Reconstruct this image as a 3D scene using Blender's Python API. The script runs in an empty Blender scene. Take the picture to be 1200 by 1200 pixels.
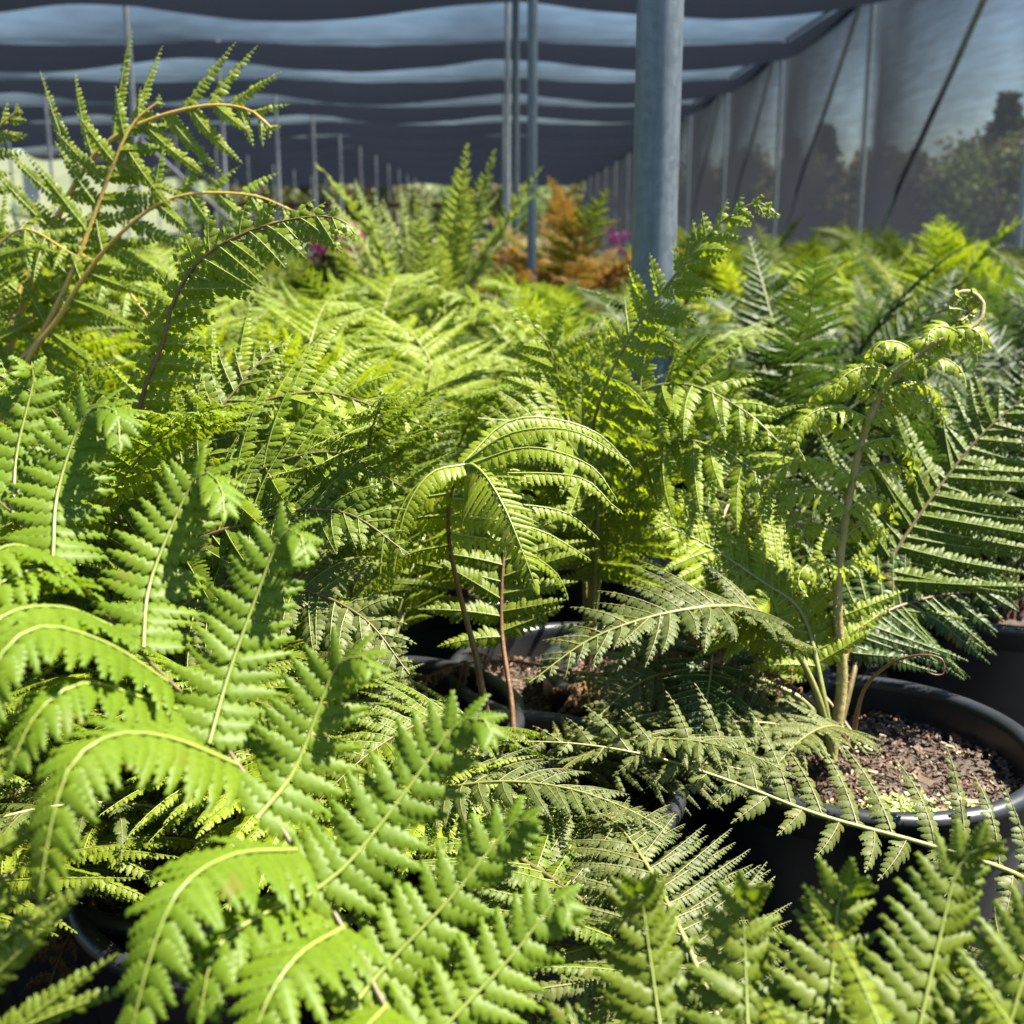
import bpy, math, random
import numpy as np
from mathutils import Vector, Matrix, noise
R = math.radians
rnd = random.Random(11)
nrg = np.random.default_rng(5)
scene = bpy.context.scene
COL = scene.collection

# ------------------------------------------------------------------ camera
FPX = 1400.0
CAMZ = 0.78
PITCH = math.atan(330 / FPX)
YAW = math.atan(10 / FPX)
CAM = np.array([0, 0, CAMZ])
FWD = np.array([math.sin(YAW) * math.cos(PITCH), math.cos(YAW) * math.cos(PITCH), -math.sin(PITCH)])
RGT = np.array([math.cos(YAW), -math.sin(YAW), 0.0])
UPV = np.cross(RGT, FWD)
TOCAM = -FWD
Z = np.array([0, 0, 1.0])


def P(px, py, d):
    return CAM + d * (FWD + (px - 600) / FPX * RGT + (600 - py) / FPX * UPV)


def proj(w):
    v = np.asarray(w) - CAM
    d = v @ FWD
    d_ = np.where(np.abs(d) < 1e-6, 1e-6, d)
    return 600 + FPX * (v @ RGT) / d_, 600 - FPX * (v @ UPV) / d_, d


cam_d = bpy.data.cameras.new('camera')
cam = bpy.data.objects.new('camera', cam_d)
COL.objects.link(cam)
cam.matrix_world = Matrix(((RGT[0], UPV[0], -FWD[0], CAM[0]), (RGT[1], UPV[1], -FWD[1], CAM[1]),
                           (RGT[2], UPV[2], -FWD[2], CAM[2]), (0, 0, 0, 1)))
cam_d.sensor_width = 36
cam_d.lens = 36 * FPX / 1200
cam_d.clip_start = 0.02
cam_d.clip_end = 3000
cam_d.dof.use_dof = True
cam_d.dof.focus_distance = .86
cam_d.dof.aperture_fstop = cam_d.lens / 4.2
scene.camera = cam

# ------------------------------------------------------------------ light
SUN_EL, SUN_AZ = 60.0, 88.0          # azimuth from +Y towards +X
world = bpy.data.worlds.new('World')
scene.world = world
world.use_nodes = True
wn = world.node_tree
sky = wn.nodes.new('ShaderNodeTexSky')
sky.sky_type = 'NISHITA'
sky.sun_disc = False
sky.sun_elevation = R(SUN_EL)
sky.sun_rotation = R(SUN_AZ)
sky.dust_density = .25
sky.ozone_density = 3.5
sky.air_density = 1.1
bg = wn.nodes['Background']
bg.inputs[1].default_value = 0.05
wn.links.new(sky.outputs[0], bg.inputs[0])
sd = bpy.data.lights.new('sun', 'SUN')
sd.energy = 5.0
sd.angle = R(0.53)
sd.color = (1, 0.95, 0.86)
so = bpy.data.objects.new('sun', sd)
COL.objects.link(so)
sdir = Vector((math.sin(R(SUN_AZ)) * math.cos(R(SUN_EL)), math.cos(R(SUN_AZ)) * math.cos(R(SUN_EL)), math.sin(R(SUN_EL))))
so.rotation_euler = sdir.to_track_quat('Z', 'Y').to_euler()
so.location = (5, 5, 12)
scene.view_settings.view_transform = 'Standard'
scene.view_settings.look = 'None'
scene.view_settings.exposure = 2.55
scene.view_settings.gamma = 1
scene.cycles.max_bounces = 8
scene.cycles.transparent_max_bounces = 24
scene.cycles.transmission_bounces = 6
scene.cycles.diffuse_bounces = 4
scene.cycles.sample_clamp_indirect = 6


# ------------------------------------------------------------------ materials
def new_mat(name):
    m = bpy.data.materials.new(name)
    m.use_nodes = True
    m.node_tree.nodes.clear()
    return m, m.node_tree.nodes, m.node_tree.links


def ramp(N, L, fac, stops):
    r = N.new('ShaderNodeValToRGB')
    e = r.color_ramp.elements
    while len(e) < len(stops):
        e.new(0.5)
    for k, (p, c) in enumerate(stops):
        e[k].position = p
        e[k].color = (*c, 1)
    L.new(fac, r.inputs[0])
    return r.outputs[0]


def noise_tex(N, L, scale, detail=3, coord='Object', rough=.55):
    tc = N.new('ShaderNodeTexCoord')
    t = N.new('ShaderNodeTexNoise')
    t.inputs['Scale'].default_value = scale
    t.inputs['Detail'].default_value = detail
    t.inputs['Roughness'].default_value = rough
    L.new(tc.outputs[coord], t.inputs['Vector'])
    return t.outputs['Fac']


def leaf_mat(name, ca, cb, trans, rough=.42, tf=.42, spec=.45, nscale=16, fine=260):
    """living leaf: reflecting skin plus light let through; ca/cb mix by frond and by a soft mottling"""
    m, N, L = new_mat(name)
    o = N.new('ShaderNodeOutputMaterial')
    oi = N.new('ShaderNodeObjectInfo')
    n1 = noise_tex(N, L, nscale, 3)
    ad = N.new('ShaderNodeMath'); ad.operation = 'ADD'
    mu = N.new('ShaderNodeMath'); mu.operation = 'MULTIPLY_ADD'
    mu.inputs[1].default_value = 1.5; mu.inputs[2].default_value = -.75
    L.new(n1, mu.inputs[0])
    L.new(oi.outputs['Random'], ad.inputs[0]); L.new(mu.outputs[0], ad.inputs[1])
    col = ramp(N, L, ad.outputs[0], [(0.0, ca), (1.0, cb)])
    n2 = noise_tex(N, L, fine, 2)
    hs = N.new('ShaderNodeHueSaturation')
    mr = N.new('ShaderNodeMapRange'); mr.inputs[3].default_value = .72; mr.inputs[4].default_value = 1.28
    L.new(n2, mr.inputs[0]); L.new(mr.outputs[0], hs.inputs['Value']); L.new(col, hs.inputs['Color'])
    sp_n = noise_tex(N, L, 34, 2)
    sm = N.new('ShaderNodeMapRange'); sm.inputs[1].default_value = .66; sm.inputs[2].default_value = .76; sm.inputs[4].default_value = .55
    L.new(sp_n, sm.inputs[0])
    bm = N.new('ShaderNodeMix'); bm.data_type = 'RGBA'; bm.inputs[7].default_value = (.13, .085, .018, 1)
    L.new(sm.outputs[0], bm.inputs[0]); L.new(hs.outputs[0], bm.inputs[6])
    b = N.new('ShaderNodeBsdfPrincipled')
    L.new(bm.outputs[2], b.inputs['Base Color'])
    b.inputs['Roughness'].default_value = rough
    b.inputs['Specular IOR Level'].default_value = spec
    t = N.new('ShaderNodeBsdfTranslucent')
    mx = N.new('ShaderNodeMix'); mx.data_type = 'RGBA'; mx.blend_type = 'MULTIPLY'
    mx.inputs[0].default_value = 1
    L.new(hs.outputs[0], mx.inputs[6]); mx.inputs[7].default_value = (*trans, 1)
    L.new(mx.outputs[2], t.inputs['Color'])
    ms = N.new('ShaderNodeMixShader'); ms.inputs[0].default_value = tf
    L.new(b.outputs[0], ms.inputs[1]); L.new(t.outputs[0], ms.inputs[2]); L.new(ms.outputs[0], o.inputs[0])
    return m


def plain(name, ca, cb, rough=.6, scale=30, metal=0, spec=.5, bump=0, bscale=200, detail=4):
    m, N, L = new_mat(name)
    o = N.new('ShaderNodeOutputMaterial')
    b = N.new('ShaderNodeBsdfPrincipled')
    n = noise_tex(N, L, scale, detail)
    L.new(ramp(N, L, n, [(.3, ca), (.7, cb)]), b.inputs['Base Color'])
    b.inputs['Roughness'].default_value = rough
    b.inputs['Metallic'].default_value = metal
    b.inputs['Specular IOR Level'].default_value = spec
    if bump:
        bp = N.new('ShaderNodeBump'); bp.inputs['Strength'].default_value = bump
        bp.inputs['Distance'].default_value = .003
        L.new(noise_tex(N, L, bscale, 4), bp.inputs['Height']); L.new(bp.outputs[0], b.inputs['Normal'])
    L.new(b.outputs[0], o.inputs[0])
    return m


M = {}
M['lime'] = leaf_mat('lime_frond', (.096, .142, .006), (.162, .206, .009), (1.5, 1.5, .8), .48, .45, .22)
M['lime_near'] = leaf_mat('fresh_frond', (.082, .132, .006), (.132, .178, .009), (1.5, 1.5, .8), .50, .42, .22, fine=340)
M['yellow'] = leaf_mat('yellowing_frond', (.115, .158, .008), (.175, .208, .012), (1.5, 1.5, .8), .48, .5, .24)
M['young'] = leaf_mat('young_frond', (.140, .188, .010), (.190, .232, .014), (1.5, 1.45, .8), .46, .48, .26)
M['green'] = leaf_mat('mid_green_frond', (.068, .099, .006), (.116, .146, .009), (1.5, 1.6, .8), .50, .40, .22)
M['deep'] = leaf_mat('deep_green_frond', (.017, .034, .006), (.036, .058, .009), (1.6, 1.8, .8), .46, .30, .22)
M['olive'] = leaf_mat('dull_olive_frond', (.052, .068, .014), (.092, .106, .026), (1.4, 1.5, .7), .52, .30, .22)
M['pale'] = leaf_mat('pale_frond', (.115, .155, .022), (.165, .205, .036), (1.5, 1.5, .8), .50, .42, .22)
M['orange'] = leaf_mat('orange_frond', (.30, .20, .040), (.29, .15, .032), (1.5, 1.3, .8), .45, .42, .22)
M['dry'] = leaf_mat('dry_frond', (.10, .055, .022), (.17, .10, .045), (1.2, 1.1, .8), .7, .2, .15)
M['rib'] = plain('frond_midrib', (.115, .15, .020), (.155, .185, .03), .45, 20)
M['rib_olive'] = plain('olive_midrib', (.10, .105, .028), (.15, .13, .04), .5, 20)
M['stem_brown'] = plain('brown_stem', (.065, .028, .010), (.120, .058, .017), .5, 60, bump=.3)
M['stem_gold'] = plain('golden_stem', (.28, .18, .030), (.38, .25, .05), .42, 40, bump=.2)
M['stem_green'] = plain('green_stem', (.10, .115, .024), (.16, .16, .038), .45, 40, bump=.2)
M['stem_olive'] = plain('olive_brown_stem', (.060, .050, .014), (.105, .075, .022), .5, 50, bump=.2)
M['stem_fuzz'] = plain('fuzzy_stem', (.15, .125, .035), (.24, .20, .06), .7, 80, bump=.4)
M['crown'] = plain('crown_bark', (.030, .011, .006), (.075, .028, .013), .8, 90, bump=.5)
M['hair'] = plain('stem_hair', (.30, .20, .10), (.42, .30, .16), .6, 80)
M['pot'] = plain('black_plastic', (.009, .010, .011), (.017, .018, .020), .34, 25, spec=.5, bump=.06, bscale=90)
M['pot_old'] = plain('dusty_black_plastic', (.012, .012, .012), (.035, .033, .030), .5, 12, spec=.4, bump=.1, bscale=90)
M['soil'] = plain('potting_mix', (.016, .011, .007), (.060, .038, .022), .9, 70, bump=1, bscale=160)
M['chip_dark'] = plain('dark_bark', (.036, .022, .012), (.100, .060, .034), .8, 60)
M['chip_pale'] = plain('pale_bark', (.15, .105, .062), (.24, .17, .10), .8, 60)
M['chip_red'] = plain('red_bark', (.075, .030, .016), (.12, .055, .030), .8, 60)
M['moss'] = leaf_mat('liverwort', (.16, .22, .05), (.34, .36, .14), (1.4, 1.4, .8), .5, .3)
M['galv'] = None
M['magenta'] = leaf_mat('magenta_petal', (.20, .010, .11), (.30, .02, .17), (1.5, 1.2, 1.4), .5, .4)
M['rust'] = plain('rusty_bench', (.10, .035, .018), (.18, .07, .035), .7, 10)
M['white_board'] = plain('white_board', (.62, .63, .62), (.72, .72, .70), .5, 6)
M['bark'] = plain('tree_bark', (.06, .045, .033), (.13, .10, .075), .9, 8, bump=.6, bscale=20)
M['conifer'] = leaf_mat('conifer_needles', (.025, .05, .020), (.05, .075, .028), (1.2, 1.2, .8), .6, .15, .2, nscale=.4, fine=3)
M['treeleaf'] = leaf_mat('tree_leaves', (.09, .10, .030), (.17, .15, .055), (1.3, 1.2, .8), .55, .25, .25, nscale=.5, fine=3)
M['scrub'] = leaf_mat('scrub_leaves', (.10, .15, .04), (.19, .23, .08), (1.3, 1.3, .8), .55, .25, .25, nscale=.5, fine=3)


def galvanised():
    m, N, L = new_mat('galvanised_steel')
    o = N.new('ShaderNodeOutputMaterial')
    b = N.new('ShaderNodeBsdfPrincipled')
    tc = N.new('ShaderNodeTexCoord')
    mp = N.new('ShaderNodeMapping'); mp.inputs['Scale'].default_value = (60, 60, 9)
    t = N.new('ShaderNodeTexNoise'); t.inputs['Scale'].default_value = 1.0; t.inputs['Detail'].default_value = 6
    t.inputs['Roughness'].default_value = .7
    L.new(tc.outputs['Object'], mp.inputs[0]); L.new(mp.outputs[0], t.inputs['Vector'])
    v = N.new('ShaderNodeTexVoronoi'); v.inputs['Scale'].default_value = 110
    L.new(tc.outputs['Object'], v.inputs['Vector'])
    mx = N.new('ShaderNodeMath'); mx.operation = 'MULTIPLY_ADD'; mx.inputs[1].default_value = .18
    sp = N.new('ShaderNodeSeparateColor'); L.new(v.outputs['Color'], sp.inputs[0])
    L.new(sp.outputs[0], mx.inputs[0]); L.new(t.outputs['Fac'], mx.inputs[2])
    L.new(ramp(N, L, mx.outputs[0], [(.3, (.050, .066, .080)), (.55, (.082, .102, .118)), (.85, (.13, .15, .165))]), b.inputs['Base Color'])
    b.inputs['Metallic'].default_value = .55
    rr = N.new('ShaderNodeMapRange'); rr.inputs[3].default_value = .36; rr.inputs[4].default_value = .6
    L.new(mx.outputs[0], rr.inputs[0]); L.new(rr.outputs[0], b.inputs['Roughness'])
    L.new(b.outputs[0], o.inputs[0])
    return m


M['galv'] = galvanised()
M['galv_light'] = plain('light_steel', (.27, .29, .31), (.38, .40, .42), .5, 14, metal=.25)


def shade_net(name, tau, dcol, tcol, streak=1.0):
    """black woven shade cloth: open area seen falls with the slant of the cloth, exp(-tau / cos)"""
    m, N, L = new_mat(name)
    o = N.new('ShaderNodeOutputMaterial')
    g = N.new('ShaderNodeNewGeometry')
    dp = N.new('ShaderNodeVectorMath'); dp.operation = 'DOT_PRODUCT'
    L.new(g.outputs['Normal'], dp.inputs[0]); L.new(g.outputs['Incoming'], dp.inputs[1])
    ab = N.new('ShaderNodeMath'); ab.operation = 'ABSOLUTE'; L.new(dp.outputs['Value'], ab.inputs[0])
    mxm = N.new('ShaderNodeMath'); mxm.operation = 'MAXIMUM'; mxm.inputs[1].default_value = .02
    L.new(ab.outputs[0], mxm.inputs[0])
    n = noise_tex(N, L, .9, 5, rough=.7)
    tc = N.new('ShaderNodeTexCoord')
    mp = N.new('ShaderNodeMapping'); mp.inputs['Scale'].default_value = (2, 2, 26); mp.inputs['Rotation'].default_value = (.12, 0, 0)
    t = N.new('ShaderNodeTexNoise'); t.inputs['Scale'].default_value = 1; t.inputs['Detail'].default_value = 6
    L.new(tc.outputs['Object'], mp.inputs[0]); L.new(mp.outputs[0], t.inputs['Vector'])
    ad = N.new('ShaderNodeMath'); ad.operation = 'MULTIPLY_ADD'; ad.inputs[1].default_value = streak
    L.new(t.outputs['Fac'], ad.inputs[0]); L.new(n, ad.inputs[2])
    mr = N.new('ShaderNodeMapRange'); mr.inputs[1].default_value = .5; mr.inputs[2].default_value = 1.5
    mr.inputs[3].default_value = tau * .75; mr.inputs[4].default_value = tau * 1.3
    L.new(ad.outputs[0], mr.inputs[0])
    dv = N.new('ShaderNodeMath'); dv.operation = 'DIVIDE'
    L.new(mr.outputs[0], dv.inputs[0]); L.new(mxm.outputs[0], dv.inputs[1])
    ng = N.new('ShaderNodeMath'); ng.operation = 'MULTIPLY'; ng.inputs[1].default_value = -1
    L.new(dv.outputs[0], ng.inputs[0])
    ex = N.new('ShaderNodeMath'); ex.operation = 'EXPONENT'; L.new(ng.outputs[0], ex.inputs[0])
    d = N.new('ShaderNodeBsdfDiffuse'); d.inputs[0].default_value = (*dcol, 1)
    tr = N.new('ShaderNodeBsdfTranslucent'); tr.inputs[0].default_value = (*tcol, 1)
    asd = N.new('ShaderNodeAddShader'); L.new(d.outputs[0], asd.inputs[0]); L.new(tr.outputs[0], asd.inputs[1])
    tp = N.new('ShaderNodeBsdfTransparent')
    ms = N.new('ShaderNodeMixShader')
    L.new(ex.outputs[0], ms.inputs[0]); L.new(asd.outputs[0], ms.inputs[1]); L.new(tp.outputs[0], ms.inputs[2])
    L.new(ms.outputs[0], o.inputs[0])
    return m


M['roofnet'] = shade_net('roof_shade_cloth', .72, (.009, .0102, .0135), (.0035, .0044, .0065))
M['wallnet'] = shade_net('wall_shade_cloth', .78, (.016, .018, .022), (.010, .0112, .0135))


# ------------------------------------------------------------------ object helpers
def tag(o, label=None, cat=None, group=None, kind=None):
    if label: o['label'] = label
    if cat: o['category'] = cat
    if group: o['group'] = group
    if kind: o['kind'] = kind
    return o


def link(name, mesh, parent=None, loc=None):
    o = bpy.data.objects.new(name, mesh)
    COL.objects.link(o)
    if parent: o.parent = parent
    if loc is not None: o.location = loc
    return o


def empty(name, loc):
    o = bpy.data.objects.new(name, None)
    o.empty_display_size = .1
    COL.objects.link(o)
    o.location = loc
    return o


class MB:
    """collects triangle and quad arrays with material slots"""
    def __init__(s):
        s.v = []; s.f3 = []; s.m3 = []; s.f4 = []; s.m4 = []; s.n = 0

    def add(s, v, f, mat=0):
        v = np.asarray(v, float).reshape(-1, 3); f = np.asarray(f, int)
        s.v.append(v)
        if f.size:
            if f.shape[1] == 3:
                s.f3.append(f + s.n); s.m3.append(np.full(len(f), mat))
            else:
                s.f4.append(f + s.n); s.m4.append(np.full(len(f), mat))
        s.n += len(v)
        return s

    def mesh(s, name, mats, smooth=True):
        me = bpy.data.meshes.new(name)
        v = np.concatenate(s.v) if s.v else np.zeros((0, 3))
        f3 = np.concatenate(s.f3) if s.f3 else np.zeros((0, 3), int)
        f4 = np.concatenate(s.f4) if s.f4 else np.zeros((0, 4), int)
        mi = np.concatenate(s.m3 + s.m4) if (s.m3 or s.m4) else np.zeros(0, int)
        loops = np.concatenate([f3.ravel(), f4.ravel()])
        st = np.concatenate([np.arange(len(f3)) * 3, len(f3) * 3 + np.arange(len(f4)) * 4])
        me.vertices.add(len(v)); me.vertices.foreach_set('co', v.ravel().astype(np.float32))
        me.loops.add(len(loops)); me.loops.foreach_set('vertex_index', loops.astype(np.int32))
        me.polygons.add(len(st))
        me.polygons.foreach_set('loop_start', st.astype(np.int32))
        me.polygons.foreach_set('material_index', mi.astype(np.int32))
        me.polygons.foreach_set('use_smooth', np.full(len(st), smooth))
        for m in mats: me.materials.append(m)
        me.update(calc_edges=True)
        me.validate()
        return me


def unit(a):
    a = np.asarray(a, float)
    return a / np.maximum(np.linalg.norm(a, axis=-1, keepdims=True), 1e-9)


def smooth_path(pts, n):
    """Catmull-Rom through pts, then n points equally spaced by length"""
    p = np.asarray(pts, float)
    q = np.vstack([2 * p[0] - p[1], p, 2 * p[-1] - p[-2]])
    out = []
    for i in range(len(p) - 1):
        a, b, c, d = q[i:i + 4]
        t = np.linspace(0, 1, 12, endpoint=False)[:, None]
        out.append(.5 * (2 * b + (c - a) * t + (2 * a - 5 * b + 4 * c - d) * t ** 2 + (3 * b - a - 3 * c + d) * t ** 3))
    out = np.vstack(out + [p[-1:]])
    s = np.concatenate([[0], np.cumsum(np.linalg.norm(np.diff(out, axis=0), axis=1))])
    u = np.linspace(0, s[-1], n)
    return np.stack([np.interp(u, s, out[:, k]) for k in range(3)], 1), s[-1]


def tube_arrays(pts, rad, k=6):
    pts = np.asarray(pts, float); n = len(pts)
    rad = np.broadcast_to(np.asarray(rad, float), (n,))
    T = unit(np.gradient(pts, axis=0))
    ref = np.array([0.31, 0.2, .93])
    N1 = [unit(ref - (ref @ T[0]) * T[0])]
    for i in range(1, n):
        v = N1[-1] - (N1[-1] @ T[i]) * T[i]
        N1.append(unit(v))
    N1 = np.array(N1); N2 = np.cross(T, N1)
    a = np.arange(k) * 2 * np.pi / k
    v = pts[:, None] + rad[:, None, None] * (np.cos(a)[None, :, None] * N1[:, None] + np.sin(a)[None, :, None] * N2[:, None])
    i, j = np.meshgrid(np.arange(n - 1), np.arange(k), indexing='ij')
    f = np.stack([i * k + j, i * k + (j + 1) % k, (i + 1) * k + (j + 1) % k, (i + 1) * k + j], -1).reshape(-1, 4)
    return v.reshape(-1, 3), f


def lathe(profile, k=48, c=(0, 0, 0)):
    """profile: list of (radius, z) turned round the vertical"""
    pr = np.asarray(profile, float); n = len(pr)
    a = np.arange(k) * 2 * np.pi / k
    v = np.stack([pr[:, None, 0] * np.cos(a), pr[:, None, 0] * np.sin(a), np.repeat(pr[:, 1:2], k, 1)], -1) + np.asarray(c)
    i, j = np.meshgrid(np.arange(n - 1), np.arange(k), indexing='ij')
    f = np.stack([i * k + j, i * k + (j + 1) % k, (i + 1) * k + (j + 1) % k, (i + 1) * k + j], -1).reshape(-1, 4)
    return v.reshape(-1, 3), f


def box_arrays(lo, hi):
    x0, y0, z0 = lo; x1, y1, z1 = hi
    v = [(x0, y0, z0), (x1, y0, z0), (x1, y1, z0), (x0, y1, z0), (x0, y0, z1), (x1, y0, z1), (x1, y1, z1), (x0, y1, z1)]
    f = [(0, 3, 2, 1), (4, 5, 6, 7), (0, 1, 5, 4), (1, 2, 6, 5), (2, 3, 7, 6), (3, 0, 4, 7)]
    return np.array(v), np.array(f)


# ------------------------------------------------------------------ fern leaf anatomy
def pinnule_template(nl, puffy, env, notch=.55):
    """one leaflet of the finest order: nl rounded lobes each side of a sunken vein"""
    v = []; f = []
    mid = [len(v) + i for i in range(nl + 1)]
    for i in range(nl + 1):
        v.append((i / nl, 0, -.04 if puffy else 0))
    for s in (1, -1):
        nt = []; va = []
        for i in range(nl):
            u = (i + .16) / nl
            nt.append(len(v)); v.append((u, s * env(u) * notch, -.08 if puffy else .02))
            if puffy:
                va.append(len(v)); v.append((u - .05 / nl, s * env(u) * notch * .55, -.06))
        nt.append(mid[nl]); va.append(mid[nl])
        for i in range(nl):
            u = (i + .80) / nl
            o = len(v); v.append((min(u + .05, 1.02), s * env(u), -.24))
            if puffy:
                o2 = len(v); v.append(((i + .42) / nl, s * env(u) * .98, -.20))
                c = len(v); v.append(((i + .52) / nl, s * env(u) * .56, .18))
                ring = [mid[i], mid[i + 1], va[i + 1], nt[i + 1], o, o2, nt[i], va[i]]
                if i == nl - 1: ring = [mid[i], mid[nl], o, o2, nt[i], va[i]]
                for a, b in zip(ring, ring[1:] + ring[:1]):
                    f.append((c, a, b) if s < 0 else (c, b, a))
            else:
                tr = [(mid[i], mid[i + 1], nt[i]), (nt[i], nt[i + 1], o)]
                if i < nl - 1: tr.insert(1, (mid[i + 1], nt[i + 1], nt[i]))
                for t in tr:
                    f.append(t if s < 0 else t[::-1])
    return np.array(v), np.array(f)


def env_mid(u): return (.84 + .16 * math.sin(min(u / .35, 1) * math.pi / 2)) if u < .35 else 1 - .76 * ((u - .35) / .65) ** 1.5
def env_near(u): return (.86 + .14 * math.sin(min(u / .3, 1) * math.pi / 2)) if u < .3 else 1 - .78 * ((u - .3) / .7) ** 1.35
def env_oblong(u): return .82 + .18 * math.sin(min(u / .35, 1) * math.pi / 2) if u < .4 else 1 - .72 * ((u - .4) / .6) ** 1.9
def env_point(u): return 1 - .80 * u ** 1.25


TEMPL = {'hi': pinnule_template(6, True, env_near, .42), 'mid': pinnule_template(4, False, env_mid, .62), 'long': pinnule_template(10, True, env_mid, .55),
         'lo': pinnule_template(2, False, env_oblong), 'sword': pinnule_template(9, False, env_point),
         'swordlo': pinnule_template(4, False, env_point)}


def tab(xs, ys):
    return lambda t: np.interp(t, xs, ys)


class Spec:
    def __init__(s, **k):
        s.lod = 'mid'; s.s0 = .24; s.pairs = 20; s.lmax = .17
        s.prof = tab([0, .08, .3, .6, .85, 1], [.62, .8, 1, .72, .30, .03])
        s.alpha = (82, 48); s.droop = .5; s.sweep = .35; s.vee = 12
        s.pl = .0165; s.sp = .0058; s.wr = .66; s.curl = .24
        s.pprof = tab([0, .06, .2, .6, .85, 1], [.72, .95, 1, .70, .38, .12])
        s.pang = (78, 42); s.asym = (1, 1); s.drape = 16; s.once = False; s.jit = 1.2; s.srad = .0028; s.tipr = .18; s.rib = True
        s.__dict__.update(k)

    def but(s, **k):
        q = Spec(); q.__dict__.update(s.__dict__); q.__dict__.update(k); return q


class Leaflets:
    def __init__(s):
        s.O = []; s.A = []; s.N = []; s.L = []; s.W = []; s.C = []

    def flush(s, mb, lod, mat=0):
        if not s.O: return
        O = np.concatenate(s.O); A = np.concatenate(s.A); N = np.concatenate(s.N)
        Ln = np.concatenate(s.L); Wd = np.concatenate(s.W); C = np.concatenate(s.C)
        N = unit(N - (N * A).sum(1, keepdims=True) * A)
        W = np.cross(N, A)
        tv, tf = TEMPL[lod]
        u, v, h = tv[:, 0], tv[:, 1], tv[:, 2]
        lat = W[:, None] * (v[None, :, None] * Wd[:, None, None])
        pos = O[:, None] + A[:, None] * (u[None, :, None] * Ln[:, None, None]) + lat \
            + N[:, None] * (h[None, :, None] * Wd[:, None, None] - (C * Ln)[:, None, None] * (u ** 2)[None, :, None])
        n = len(O); k = len(tv)
        f = (tf[None] + (np.arange(n) * k)[:, None, None]).reshape(-1, 3)
        mb.add(pos.reshape(-1, 3), f, mat)


def pinna(mb, lf, pts, nh, sp, plmax, ribr=.0007):
    """a feather of leaflets along the midline pts"""
    pts, ln = smooth_path(pts, 14)
    T = unit(np.gradient(pts, axis=0))
    nh = np.asarray(nh, float)
    Nn = unit(nh - (T @ nh)[:, None] * T)
    k = max(3, int(ln / sp.sp))
    t = (np.arange(k) + .35) / k
    t = np.clip(t, 0, .995)
    s = np.linspace(0, 1, 14)
    ip = lambda a: np.stack([np.interp(t, s, a[:, j]) for j in range(3)], 1)
    O = ip(pts); Tt = unit(ip(T)); Nt = unit(ip(Nn))
    B = np.cross(Tt, Nt)
    L = plmax * sp.pprof(t)
    ang = np.radians(sp.pang[0] + (sp.pang[1] - sp.pang[0]) * t ** 1.5)
    for sd in (1, -1):
        a = ang + nrg.normal(0, .10 * sp.jit, k)
        Np = unit(Nt + B * nrg.normal(-.10 * sd, .14 * sp.jit, (k, 1)) + Tt * nrg.normal(0, .12 * sp.jit, (k, 1)))
        dl = R(sp.drape) + nrg.normal(0, .09 * sp.jit, (k, 1))
        Bs = unit(sd * B * np.cos(dl) - Nt * np.sin(dl))
        A = unit(np.cos(a)[:, None] * Tt + np.sin(a)[:, None] * Bs)
        Np = unit(Np + sd * B * np.sin(dl))
        l = L * nrg.normal(1, .06 * sp.jit, k)
        lf.O.append(O + sd * B * ribr * .5); lf.A.append(A); lf.N.append(Np); lf.L.append(l)
        lf.W.append(np.minimum(l * .5, ln / k * sp.wr * (1.02 - .25 * t)))
        lf.C.append(np.full(k, sp.curl) + nrg.normal(0, .05 * sp.jit, k))
    # terminal leaflet
    lf.O.append(pts[-1:] - T[-1:] * plmax * .06); lf.A.append(T[-1:]); lf.N.append(Nn[-1:]); lf.L.append(np.array([plmax * .26]))
    lf.W.append(np.array([plmax * .08])); lf.C.append(np.array([.1]))
    if sp.rib:
        v, f = tube_arrays(pts + Nn * ribr * .35, np.linspace(ribr, ribr * .3, 14), 4)
        mb.add(v, f, 1)


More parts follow.
